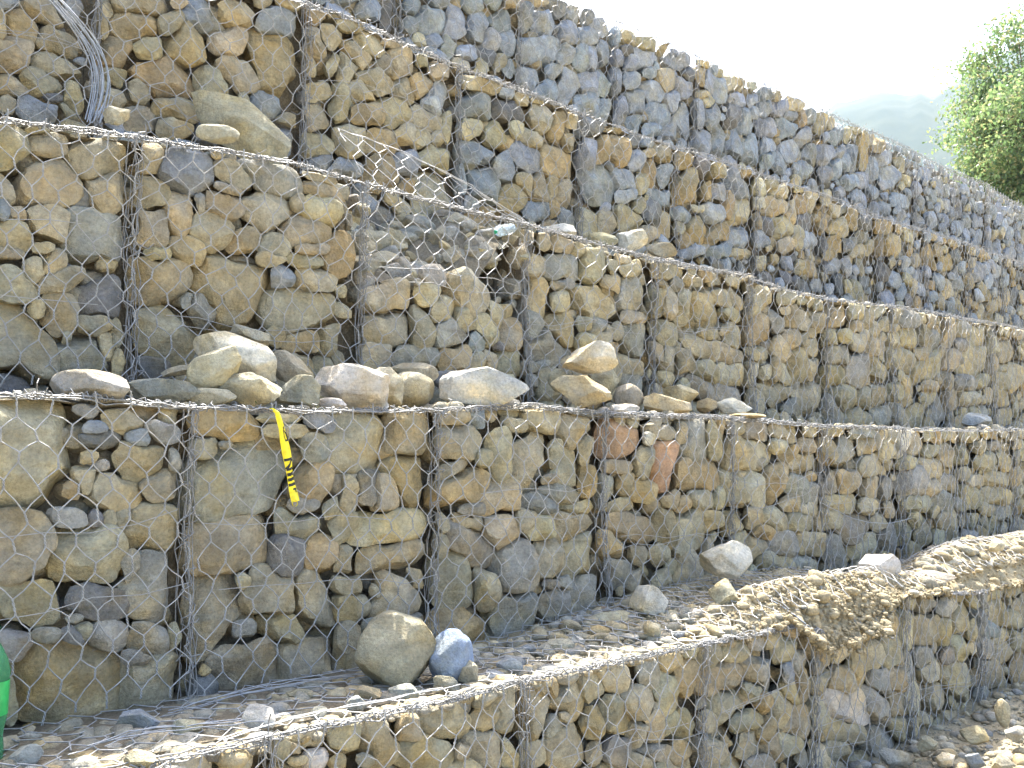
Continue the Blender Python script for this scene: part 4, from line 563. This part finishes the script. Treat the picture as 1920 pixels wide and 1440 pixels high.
    if emptied:                    # debris slumped inside, under a lid flap that hangs open
        dz = lambda u, f: .71+.05*(u-u0)+.25*sm(u, u0+.55, u0+.95)*(1-.5*sm(f, .3, 1.))+.05*sm(f, 0, .15)+.37*f**1.15
        nx, ny = 60, 40; P = np.array([(u0+.03+(u1-u0-.06)*i/(nx-1), Y_T[2]+.075+.60*(j/(ny-1)), dz(u0+(u1-u0)*i/(nx-1), j/(ny-1))) for i in range(nx) for j in range(ny)])
        P[:, 2] += ZO+.022*wob(P, 16, rs)+.016*wob(P, 45, rs)+.009*wob(P, 120, rs)
        mk('debris_slope', P-org, grid(nx, ny), M_DEBRIS, root)
        for q in range(120):
            a = .025*(.115/.025)**(rs.rand()**1.1); u = rs.uniform(u0+.05, u1-.05); f = rs.rand(); y = Y_T[2]+.09+a*.6+.52*f
            c = np.array([u, y, dz(u, f)+ZO+a*.22])
            Dv2, F2 = ICO[3 if a > .04 else 2]
            P = rock_shape(Dv2, rs, 9)*np.array([a, a*.8, a*rs.uniform(.5, .8)])
            an = rs.uniform(-.6, .6); P = np.stack([P[:, 0]*math.cos(an)+P[:, 2]*math.sin(an), P[:, 1], -P[:, 0]*math.sin(an)+P[:, 2]*math.cos(an)], 1)
            mk('stone', P, F2, M_STONE, root, tuple(c-org), True, jit('tggtg'[rs.randint(5)], rs), .52)
        for q in range(70):            # the sides left standing
            a = rs.uniform(.035, .075); sd = rs.rand() < .7; u = u1-.022 if sd else u0+.022
            c = np.array([u, Y_T[2]+.07+.62*(q % 10+rs.uniform(-.4, .4))/10, .74+.38*rs.rand()+ZO])
            Dv2, F2 = ICO[3 if sd else 2]; P = rock_shape(Dv2, rs, 9)*np.array([.035, a, a*rs.uniform(.6, .9)])
            mk('stone', P, F2, M_STONE, root, tuple(c-org), True, jit('tggtg'[rs.randint(5)], rs), .52)
        parts = []
        A0 = np.array([2.49, 3.78, 1.50]); A1 = np.array([3.47, 3.50, 1.145]); B0 = np.array([2.47, 3.49, 1.15])
        top = lambda f: A0*(1-f)+A1*f+np.array([0, 0, .05*math.sin(f*3.14)])
        bot = lambda f: B0*(1-f)+np.array([3.46, 3.48, 1.14])*f
        P = np.array([top(f) for f in np.linspace(0, 1, 16)])+[0, 0, ZO]
        for q in range(2): parts.append(tubes(*poly(P+rs.randn(16, 3)*.004), .0020, 4))
        for i in range(9):
            for j in range(4):
                g = (j+.0)/4; f = (i+.5*(j % 2))/9
                pt = lambda f, g: top(min(1, f))*(1-g)+bot(min(1, f))*g+np.array([0, 0, ZO])+rs.randn(3)*.003
                parts += [tubes(pt(f, g), pt(f, g+.08), .0024, 4), tubes(pt(f, g+.08), pt(f+.055, g+.25), .0018, 4), tubes(pt(f, g+.08), pt(max(0, f-.055), g+.25), .0018, 4)]
        V, F = joinm(parts); mk('mesh_lid', V-org, merge_sizes(F), M_WIRE, root)
    return root

TR = {t: [(float(q[0]), float(q[1]), float(q[2]), float(q[3]), float(q[4]), q[5]) for q in (e.split(',') for e in TRACED[t].split(';'))] for t in TRACED}

def sm(x, a, b): f = np.clip((x-a)/(b-a), 0, 1); return f*f*(3-2*f)
def ledge0(u, y):
    """height of the lowest ledge, with the dirt bank and the mound at its far end"""
    h = -.785+0*u
    bank = sm(u, 3.2, 4.1)*(1-.62*sm(u, 4.95, 5.7))
    h = h+bank*(.10*np.exp(-((y-2.54)/.10)**2)+.045)
    h = h+sm(u, 2.3, 3.6)*(1-sm(u, 4.8, 5.4))*.085*sm(y, 2.45, 2.85)
    h = h+sm(u, 5.35, 6.3)*(.13*np.exp(-((y-2.66)/.17)**2)+.03)
    return h

# ------------------------------------------------------------------ the setting
def sheet(name, xs, ys, hf, m, kind='structure'):
    X, Y = np.meshgrid(xs, ys, indexing='ij'); V = np.stack([X.ravel(), Y.ravel(), hf(X.ravel(), Y.ravel())+ZO], 1)
    return tag(mk(name, V, grid(len(xs), len(ys)), m), kind=kind)
def ground_h(x, y):
    P = np.stack([x, y, 0*x], 1); n = .03*wob(P, 6, np.random.RandomState(5))+.012*wob(P, 22, np.random.RandomState(6))
    near = np.exp(-((x-5)/5)**2-((y-1.5)/3)**2)
    return -1.52+near*(n+.10*sm(x, 5.2, 7.5)+.03*sm(y, 1.4, 2.3))
far = lambda a, b, n: list(np.linspace(a, b, n))
gx = [-900, -300, -100, -30, -10, -4]+far(-2, 11, 150)+[13, 20, 40, 100, 300, 900]
gy = [-900, -300, -100, -30, -10, -4]+far(-1.5, 3.1, 60)
sheet('ground', gx, gy, ground_h, M_GROUND)
# earth behind the wall: a bank up to the terrace the top tier retains
bx = [-900, -100, -20, -2]+far(0, 18, 19)+[40, 100, 400, 900]
by = [3.08, 4.2, 5.72, 6.5, 12, 40, 120, 300]
def bank_h(x, y): return np.interp(y, [3.05, 4.2, 5.7, 6.5, 300], [-1.54, .05, 3.12, 3.16, 3.4])
sheet('hillside', bx, by, bank_h, M_GROUND)

# distant wooded hill, blue with haze
def hill_material():
    m, n, b, N, L = mat('wooded_hill'); tc = N('ShaderNodeTexCoord')
    c = mul(N, L, (.014, .026, .012), (.03, .04, .018), 'MIX', ramp(N, L, noise(N, L, tc.outputs['Object'], .03, 6, .7), [(.35, 0), (.65, 1)]))
    L(c, b.inputs['Base Color']); b.inputs['Roughness'].default_value = 1; return m
az = np.linspace(math.radians(20), math.radians(120), 160); rr = np.concatenate([np.linspace(260, 640, 60), np.linspace(660, 900, 10)])
AZ, RR = np.meshgrid(az, rr, indexing='ij')
# azimuth measured from +Y towards +X; profile of the crest against the sky
deg = np.degrees(AZ)
crest = np.interp(deg, [20, 40, 55, 58, 61.2, 62.6, 64.5, 66, 67.2, 69, 72, 78, 90, 120], [60, 90, 150, 178, 203, 211, 213, 209, 207, 216, 232, 220, 180, 90])
crest = crest+1.2*np.sin(deg*5.3)+.8*np.sin(deg*17.1+1)+.5*np.sin(deg*41)
prof = np.where(RR < 620, sm(RR, 230, 640), 1-sm(RR, 640, 930))
V = np.stack([(RR*np.sin(AZ)).ravel(), (RR*np.cos(AZ)).ravel(), ((crest+2)*prof).ravel()], 1)
rsn = np.random.RandomState(3); V[:, 2] += (1.2*wob(V, .02, rsn)+.8*wob(V, .17, rsn)+.8*wob(V, .45, rsn))*prof.ravel()
tag(mk('hill', V, grid(len(az), len(rr)), hill_material()), kind='structure')

# ------------------------------------------------------------------ gabions
for t in range(5):
    for k in range(len(SEAMS[t])-1): make_basket(t, k)

# earth and small rubble lying on the ledges
for t, name in ((1, 'ledge_fill'), (2, 'ledge_fill'), (3, 'ledge_fill')):
    tf = topf(t); xs = np.linspace(SEAMS[t][0], SEAMS[t][-1], 160); ys = np.linspace(Y_T[t]+.05, Y_T[t+1]+.2, 12); r5 = np.random.RandomState(t)
    def hf(x, y, tf=tf, r5=r5):
        P = np.stack([x, y, 0*x], 1); return tf(x)-.012+.012*wob(P, 20, r5)-.5*((x > 2.38) & (x < 3.5) & (t == 2))
    sheet(name, xs, ys, hf, M_LEDGE)
xs = np.linspace(-.6, 9.0, 800); fy = np.concatenate([np.linspace(0, .14, 15), np.linspace(.155, 1, 46)])
X, FY = np.meshgrid(xs, fy, indexing='ij'); r5 = np.random.RandomState(9)
spill = sm(X, 3.9, 4.15)*(1-sm(X, 4.8, 5.0))*(.7+.22*np.sin(X*23)+.2*np.sin(X*51)+.18*np.sin(X*117+1))
bare = 1-sm(X, 3.3, 3.9)
mound = sm(X, 6.3, 6.7)*.5*(1+.4*np.sin(X*17))
yfr = Y_T[0]-.012-.045*spill-.03*mound+.07*np.clip(bare, 0, 1); Yg = yfr+(Y_T[1]+.2-yfr)*FY
Zg = ledge0(X, Yg); apron = 1-sm(FY, 0, .14)
lowz = topf(0)(X)+.004-.07*spill-.04*mound-.04*np.clip(bare, 0, 1)
Zg = Zg*(1-apron)+np.minimum(lowz, Zg)*apron
P = np.stack([X.ravel(), Yg.ravel(), Zg.ravel()], 1)
dirt = (sm(X, 2.9, 3.8)).ravel()
amp = .35+.65*dirt
P[:, 2] += ZO+amp*(.016*wob(P, 14, r5)+.012*wob(P, 40, r5)+.008*wob(P, 100, r5)); P[:, 1] += amp*(.014*wob(P, 30, r5)+.012*wob(P, 80, r5))*(FY.ravel() < .4)
ledge = mk('ledge_dirt', P, grid(len(xs), len(fy)), M_SOIL); tag(ledge, kind='structure')

def scatter(name, n, place, sizes, rs, m, flat=(.35, .8), sub=1, label=None):
    parts = []
    for i in range(n):
        q = place(rs)
        if q is None: continue
        a = sizes[0]*(sizes[1]/sizes[0])**(rs.rand()**2.2)
        Dv, F = ICO[2 if a > .016 and sub > 1 else 1]
        P = rock_shape(Dv, rs, 4, cut=(.6, .9))*np.array([a, a*rs.uniform(.6, .95), a*rs.uniform(*flat)])
        an = rs.uniform(0, 6.28); c, s = math.cos(an), math.sin(an)
        tx = rs.normal(0, .25); P = np.stack([P[:, 0], P[:, 1]*math.cos(tx)-P[:, 2]*math.sin(tx), P[:, 1]*math.sin(tx)+P[:, 2]*math.cos(tx)], 1)
        P = np.stack([P[:, 0]*c-P[:, 1]*s, P[:, 0]*s+P[:, 1]*c, P[:, 2]], 1)
        parts.append((P+np.array(q)+[0, 0, a*.12], F))
    V, F = joinm(parts); o = mk(name, V, merge_sizes(F), m); tag(o, kind='stuff'); return o
def on_ledge(x0, x1, y0=2.40, y1=2.97):
    def f(rs):
        u = rs.uniform(x0, x1); y = rs.uniform(y0, y1); return (u, y, float(ledge0(np.array([u]), np.array([y]))[0])+ZO)
    return f
rs = np.random.RandomState(21)
scatter('gravel', 2500, on_ledge(.3, 3.7), (.010, .058), rs, M_PEB, flat=(.3, .65), sub=2)
scatter('gravel', 5200, on_ledge(.3, 3.8), (.004, .014), rs, M_PEB)
scatter('gravel', 420, on_ledge(3.4, 5.4), (.006, .022), rs, M_PEB, sub=2)
scatter('gravel', 420, on_ledge(5.2, 8.6), (.012, .07), rs, M_PEB, sub=2)
def on_bank(rs):
    u = rs.uniform(3.2, 5.4) if rs.rand() < .68 else rs.uniform(5.3, 8); f = rs.rand()**1.5; i = int(np.clip((u+.6)/9.6*(len(xs)-1), 0, len(xs)-1)); j = min(len(fy)-1, int(f*len(fy)*.75))
    q = P_L[i*len(fy)+j]; return tuple(q+rs.randn(3)*.006)
P_L = P
def on_apron(rs):
    u = rs.uniform(3.85, 5.0); i = int(np.clip((u+.6)/9.6*(len(xs)-1), 0, len(xs)-1)); j = rs.randint(0, 20)
    return tuple(P_L[i*len(fy)+j]+rs.randn(3)*.006)
scatter('soil_crumbs', 3500, on_apron, (.004, .018), rs, M_SOIL, flat=(.6, 1))
scatter('soil_clods', 110, on_apron, (.014, .045), rs, M_SOIL, flat=(.5, .9), sub=2)
scatter('soil_crumbs', 11000, on_bank, (.003, .013), rs, M_SOIL, flat=(.6, 1))
scatter('soil_clods', 260, on_bank, (.012, .045), rs, M_SOIL, flat=(.5, .9), sub=2)
scatter('gravel', 160, on_bank, (.008, .035), rs, M_PEB, sub=2)
def on_ground(rs):
    u = rs.uniform(3.6, 8.5); y = 2.36-abs(rs.normal(0, .6)); return (u, y, float(ground_h(np.array([u]), np.array([y]))[0])+ZO)
scatter('gravel', 1800, on_ground, (.010, .058), rs, M_PEB, sub=2)
scatter('gravel', 6500, on_ground, (.004, .014), rs, M_PEB)
for t, (x0, x1), n in ((1, (.9, 8.5), 500), (2, (1, 8), 300)):
    def on_t(rs, t=t, x0=x0, x1=x1):
        u = rs.uniform(x0, x1)
        if t == 2 and 2.3 < u < 3.55: return None
        return (u, rs.uniform(Y_T[t]+.04, Y_T[t]+.36), float(topf(t)(u))+ZO+.002)
    scatter('gravel', n, on_t, (.012, .058), rs, M_PEB, sub=2)

# ------------------------------------------------------------------ loose stones
LCAT = ['stone', 'stone', 'stone', 'stone']
for i, (x, y, z, a, b, ang, c, style, label, gi) in enumerate(LOOSE):
    rs = np.random.RandomState(500+i)
    px = px_size(max(a, b), (x, y, z))
    Dv, F = ICO[lod(px*1.8)]
    ang_ = style < .75
    P = rock_shape(Dv, rs, int(round(14*(1-style)+8)), rs.uniform(.66, .8), .8, (.50, .82) if ang_ else (.80, .97) if style > .95 else (.66, .92))
    ext = (P.max(0)-P.min(0))/2; P = (P-(P.max(0)+P.min(0))/2)/ext
    if ang_: P = P*(1+.018*wob(P, 8, rs)+.012*wob(P, 20, rs))[:, None]
    th = min(.95*max(min(a, b), .4*max(a, b)), .14)
    if label.startswith('thin') or label.startswith('flat') or label.startswith('long tan'): th = max(.6*a, .03)
    if label.startswith('long tan'): th = .05
    A = math.radians(ang); lx = P[:, 0]*a*1.07; lz = P[:, 2]*b*1.07
    X = lx*math.cos(A)+lz*math.sin(A); Z = -lx*math.sin(A)+lz*math.cos(A); Yl = P[:, 1]*th
    V = np.outer(X, rt)+np.outer(Yl, fh)+np.outer(Z, upv)
    o = mk('loose_stone', V, F, M_STONE, None, (x, y, z+ZO), True, jit(c, rs, .06), .52)
    tag(o, label, 'stone', LGROUP[gi])

# ------------------------------------------------------------------ caution tape
root = empty('warning_tape', (1.712, 2.94, .142+ZO))
tag(root, 'yellow warning tape with black letters hanging from the wire edge of a basket', 'tape')
path = np.array([(1.700, 2.965, .155), (1.712, 2.945, .140), (1.729, 2.945, .092), (1.749, 2.948, .021), (1.768, 2.952, -.069), (1.783, 2.95, -.133), (1.787, 2.945, -.160)])+[0, 0, ZO]
sl_ = np.concatenate([[0], np.cumsum(np.linalg.norm(np.diff(path, axis=0), axis=1))]); SL = sl_[-1]
def on_tape(s, q, lift=0.):
    """s along the ribbon in metres, q across -1..1"""
    p = np.array([np.interp(s, sl_, path[:, i]) for i in range(3)]); wd = np.interp(s, [0, .03, .06, .12, SL], [.006, .008, .0125, .0150, .0135])
    fold = .0045*math.cos(q*3.0+.6)+.004*math.sin(s*38+q*1.3)
    return p+np.array([q*wd, -fold-lift, q*wd*.22])
ns, nq = 60, 13
V = np.array([on_tape(SL*i/(ns-1), -1+2*j/(nq-1)) for i in range(ns) for j in range(nq)])
mk('ribbon', V-np.array(root.location), grid(ns, nq), M_TAPE, root)
bx = [mk('tail_curl', np.array([np.array([1.779+.010*math.cos(a)*(1 if e else 1), 2.942-.006*e, -.166+.011*math.sin(a)]) for e in (0, 1) for a in np.linspace(0, 6.28, 17)])+[0, 0, ZO]-np.array(root.location), grid(2, 17), M_TAPE, root)]
def glyph(name, strokes):
    parts = []
    for (s0, q0, s1, q1, wd) in strokes:      # a bar from (s0,q0) to (s1,q1), wd metres wide
        n = 7; vs_ = []
        du = np.array([s1-s0, (q1-q0)*.016]); L = np.linalg.norm(du)+1e-9; nn = np.array([-du[1], du[0]])/L*wd/2
        for i in range(n):
            f = i/(n-1); s = s0+(s1-s0)*f; q = q0+(q1-q0)*f
            vs_.append(on_tape(s-nn[0], q-nn[1]/.016, .0012)); vs_.append(on_tape(s+nn[0], q+nn[1]/.016, .0012))
        parts.append((np.array(vs_)-np.array(root.location), grid(n, 2)))
    V, F = joinm(parts); mk(name, V, merge_sizes(F), M_INK, root, smooth=False)
glyph('letter', [(.128, .25, .128, .95, .006), (.090, .15, .128, .25, .004), (.100, .95, .128, .95, .004)])           # C
glyph('letter', [(.080, .35, .104, .85, .004), (.080, .85, .098, .40, .004)])                                     # the creased A
glyph('letter', [(.192, -.95, .192, .95, .009), (.225, -.95, .225, .95, .009), (.194, .95, .223, -.95, .008)])         # N
glyph('letter', [(.243, -.95, .243, .95, .011)])
glyph('letter', [(.261, -.95, .261, .95, .011)])
glyph('letter', [(.279, -.95, .279, .95, .010)])
glyph('letter', [(.296, -.1, .296, .9, .006), (.296, .7, .309, .7, .005)])

# ------------------------------------------------------------------ bottles
def pet(name, tint):
    m, n, b, N, L = mat(name)
    b.inputs['Base Color'].default_value = (*tint, 1); b.inputs['Roughness'].default_value = .12
    b.inputs['Transmission Weight'].default_value = .75; b.inputs['IOR'].default_value = 1.15
    return m
def lathe(prof, n=28):
    V = np.array([(r*math.cos(2*math.pi*k/n), r*math.sin(2*math.pi*k/n), z) for r, z in prof for k in range(n)])
    i, k = np.meshgrid(np.arange(len(prof)-1), np.arange(n), indexing='ij'); i = i.ravel(); k = k.ravel()
    return V, np.stack([i*n+k, i*n+(k+1) % n, (i+1)*n+(k+1) % n, (i+1)*n+k], 1)
def bottle(name, label, loc, rot, h, tint, cap, lab=None):
    root = empty(name, loc); root.rotation_euler = rot; tag(root, label, 'bottle')
    r = h*.145
    prof = [(.001, .01*h), (r*.6, 0), (r*.9, .005*h), (r*.93, .03*h), (r*.90, .12*h), (r*.86, .20*h), (r*.92, .27*h), (r*.97, .34*h), (r, .62*h), (r*1.02, .68*h), (r*.85, .76*h), (r*.6, .84*h), (r*.36, .90*h), (r*.30, .93*h), (r*.30, .99*h), (.001, .992*h)]
    V, F = lathe(prof); V[:, :2] *= (1+.025*np.sin(V[:, 2:3]/h*60)); mk('body', V, F, pet(name+'_plastic', tint), root)
    V, F = lathe([(.001, .95*h), (r*.37, .95*h), (r*.38, 1.0*h), (r*.33, 1.012*h), (.001, 1.013*h)]); mk('cap', V, F, plain(name+'_cap', cap, .4), root)
    if lab:
        V, F = lathe([(r*1.012, .36*h), (r*1.015, .36*h+.001), (r*1.015, .61*h), (r*1.012, .61*h+.001)]); mk('label_band', V, F, plain(name+'_label', lab, .35), root)
    return root
bottle('green_bottle', 'green plastic bottle standing tilted on the lowest ledge at the picture edge', (.792, 2.79, -.78+ZO), (.03, .02, .3), .34, (.16, .50, .26), (.03, .30, .09), (.035, .36, .09))
bottle('clear_bottle', 'clear plastic bottle with green cap lying on rubble inside the half-emptied basket', (3.455, 3.635, 1.155+ZO), tuple(Vector((-.17, -.065, -.055)).to_track_quat('Z', 'Y').to_euler()), .20, (.80, .90, .93), (.01, .28, .14))

# ------------------------------------------------------------------ loose wires
rs = np.random.RandomState(77)
root = empty('wire_bundle', (1.43, 3.9, 1.30+ZO)); tag(root, 'bundle of pale loose wires curving down onto the third ledge', 'wire')
for q in range(16):
    f = np.linspace(0, 1, 18); k = rs.uniform(-1, 1)
    ctl = np.array([(1.10+rs.uniform(-.12, .14), 3.98, 1.98), (1.27, 3.92, 1.78), (1.40+.03*k, 3.90, 1.66), (1.46+.03*k, 3.88, 1.53), (1.455+.035*k, 3.88, 1.41), (1.42+.02*k, 3.86, 1.30+rs.uniform(-.01, .03))])
    ctl[:, 0] += rs.uniform(-.02, .02); ctl[:, 1] += rs.uniform(-.04, .04)
    P = np.array([[np.interp(x, np.linspace(0, 1, 6), ctl[:, i]) for i in range(3)] for x in f])
    for _ in range(3): P[1:-1] = (P[:-2]+2*P[1:-1]+P[2:])/4
    V, F = tubes(*poly(P+[0, 0, ZO]), .0022, 4); mk('wire_strand', V-np.array(root.location), F, M_WIRE2, root)
def stray(label, pts, r=.002, n=14, count=1, spread=.02, cat='wire'):
    pts = np.array(pts)+[0, 0, ZO]; root = empty('loose_wire', tuple(pts[0])); tag(root, label, cat)
    for c in range(count):
        f = np.linspace(0, 1, n); P = np.array([[np.interp(x, np.linspace(0, 1, len(pts)), pts[:, i]) for i in range(3)] for x in f])
        for _ in range(2): P[1:-1] = (P[:-2]+2*P[1:-1]+P[2:])/4
        P = P+rs.randn(3)*spread*np.array([1, .7, .2])+rs.randn(n, 3)*.002; P[:, 2] += np.linspace(0, 1, n)*rs.uniform(-.01, .02)*(count > 1)
        V, F = tubes(*poly(P), r, 4); mk('wire_strand', V-np.array(root.location), F, M_WIRE2, root)
stray('tangle of grey wires lying at the wall foot on the lowest ledge', [(1.35, 2.86, -.765), (1.55, 2.88, -.75), (1.75, 2.86, -.745), (2.0, 2.84, -.75)], count=5, spread=.03, r=.0015)
stray('thin wires lying across the gravel on the left of the lowest ledge', [(.98, 2.62, -.75), (1.15, 2.66, -.745), (1.3, 2.60, -.75), (1.5, 2.55, -.755)], count=4, spread=.04, r=.0015)
stray('wires twisted along the rim of the lowest ledge near the left', [(1.25, 2.40, -.735), (1.5, 2.43, -.725), (1.75, 2.41, -.73), (2.05, 2.40, -.735)], count=2, spread=.012, r=.0015)
stray('pale bent wire hanging over the dirt bank', [(3.96, 2.60, -.66), (3.99, 2.52, -.66), (4.02, 2.45, -.70), (4.06, 2.36, -.77)], r=.0032, spread=0)
stray('straight loose wire sagging across the lower face of the second tier', [(5.30, 2.955, -.30), (5.7, 2.95, -.42), (6.1, 2.95, -.46), (6.45, 2.955, -.44)], spread=0)
# ------------------------------------------------------------------ small weed by the tape
root = empty('small_weed', (1.70, 3.02, .17+ZO)); tag(root, 'tiny green weed on the ledge above the yellow tape', 'plant')
mg = plain('weed_leaf', (.10, .15, .04), .6)
for q in range(9):
    an = rs.uniform(0, 6.28); d = np.array([math.cos(an), math.sin(an)*.5, 0]); b0 = np.array([rs.uniform(-.03, .03), 0, 0]); t_ = b0+d*.018+[0, 0, rs.uniform(.015, .035)]
    sd = np.array([-d[1], d[0], .2])*.009; mid = (b0+t_)/2+[0, 0, .006]
    mk('leaf', np.array([b0, mid+sd, t_, mid-sd]), np.array([[0, 1, 2, 3]]), mg, root)

# ------------------------------------------------------------------ tree
def leaf_material():
    m, n, b, N, L = mat('tree_leaves'); g = N('ShaderNodeNewGeometry')
    c = ramp(N, L, g.outputs['Random Per Island'], [(0, (.09, .155, .06)), (.4, (.135, .215, .08)), (.75, (.19, .255, .10)), (1, (.34, .31, .15))])
    L(c, b.inputs['Base Color']); b.inputs['Roughness'].default_value = .55
    tr = N('ShaderNodeBsdfTranslucent'); L(c, tr.inputs[0]); mx = N('ShaderNodeMixShader'); mx.inputs[0].default_value = .6
    L(b.outputs[0], mx.inputs[1]); L(tr.outputs[0], mx.inputs[2]); L(mx.outputs[0], n.nodes['Material Output'].inputs[0]); return m
M_LEAF = leaf_material()
def tree(label, base, ctr, rad, nclump, nleaf, leaf, rs):
    root = empty('leafy_tree', tuple(base)); tag(root, label, 'tree', 'trees beyond the end of the wall'); base = np.array(base); ctr = np.array(ctr); rad = np.array(rad)
    parts = []
    def limb(a, b, r0, r1, n=6):
        P = np.array([a*(1-f)+b*f for f in np.linspace(0, 1, n)]); P[1:-1] += rs.randn(n-2, 3)*.06*np.linalg.norm(b-a)/n
        for i in range(n-1):
            parts.append(tubes(P[i], P[i+1], r0+(r1-r0)*i/(n-1), 7))
    fork = base*.55+(ctr-[0, 0, rad[2]*.4])*.45
    fork[2] = (base[2]+ctr[2])/2-.4
    limb(base-[0, 0, .3], fork, .17, .12); limb(fork, ctr+[0, 0, rad[2]*.7], .11, .03, 8)
    cl = []
    while len(cl) < nclump:
        d = rs.randn(3); d /= np.linalg.norm(d); f = rs.uniform(.2, 1.0)**.5
        sh = 1+.18*math.sin(d[0]*5+1)+.15*math.sin(d[2]*6+d[1]*4)
        cl.append(ctr+d*rad*f*sh)
    for c in cl[::2]:
        limb(fork+(ctr-fork)*rs.uniform(.1, .9), c, .035, .010, 5)
    V, F = joinm(parts); mk('trunk', V-base, merge_sizes(F), M_BARK, root)
    Cn = np.array(cl)[rs.randint(nclump, size=nleaf)]; csz = rs.uniform(.25, .55, nclump)
    off = rs.randn(nleaf, 3)*np.array([.25, .25, .17])*rad[0]/2.2
    p = Cn+off; d = rs.randn(nleaf, 3); d[:, 2] -= .5; d /= np.linalg.norm(d, axis=1)[:, None]
    s = np.cross(d, rs.randn(nleaf, 3)); s /= np.linalg.norm(s, axis=1)[:, None]
    L = leaf*rs.uniform(.6, 1.3, nleaf)[:, None]
    q = np.stack([p, p+d*L*.5+s*L*.28, p+d*L, p+d*L*.5-s*L*.28], 1).reshape(-1, 3)
    tag(mk('crown', q-base, np.arange(nleaf*4).reshape(-1, 4), M_LEAF, root, smooth=False), kind='stuff')
rs = np.random.RandomState(31)
tree('tall light-green leafy tree rising behind the far end of the wall', (26.9, 8.6, 3.15+ZO), (26.75, 8.35, 7.6+ZO), (2.45, 2.45, 3.1), 260, 76000, .115, rs)
tree('low bushy tree spilling over the wall top at the far end', (25.6, 8.2, 3.15+ZO), (25.8, 8.1, 4.9+ZO), (1.5, 1.4, 1.3), 60, 11000, .12, rs)

# ------------------------------------------------------------------ haze
def haze_box(density):
    bm = bmesh.new(); bmesh.ops.create_cube(bm, size=1); me = bpy.data.meshes.new('haze'); bm.to_mesh(me); bm.free()
    o = bpy.data.objects.new('haze', me); C.objects.link(o); o.scale = (1950, 1950, 250); o.location = (0, 0, 250/2-2.6)
    m = bpy.data.materials.new('haze_air'); m.use_nodes = True; n = m.node_tree; n.nodes.clear()
    v = n.nodes.new('ShaderNodeVolumePrincipled'); v.inputs['Color'].default_value = (.43, .69, 1, 1); v.inputs['Density'].default_value = density; v.inputs['Anisotropy'].default_value = .3
    ou = n.nodes.new('ShaderNodeOutputMaterial'); n.links.new(v.outputs[0], ou.inputs['Volume']); me.materials.append(m); o['kind'] = 'stuff'
haze_box(.00018)
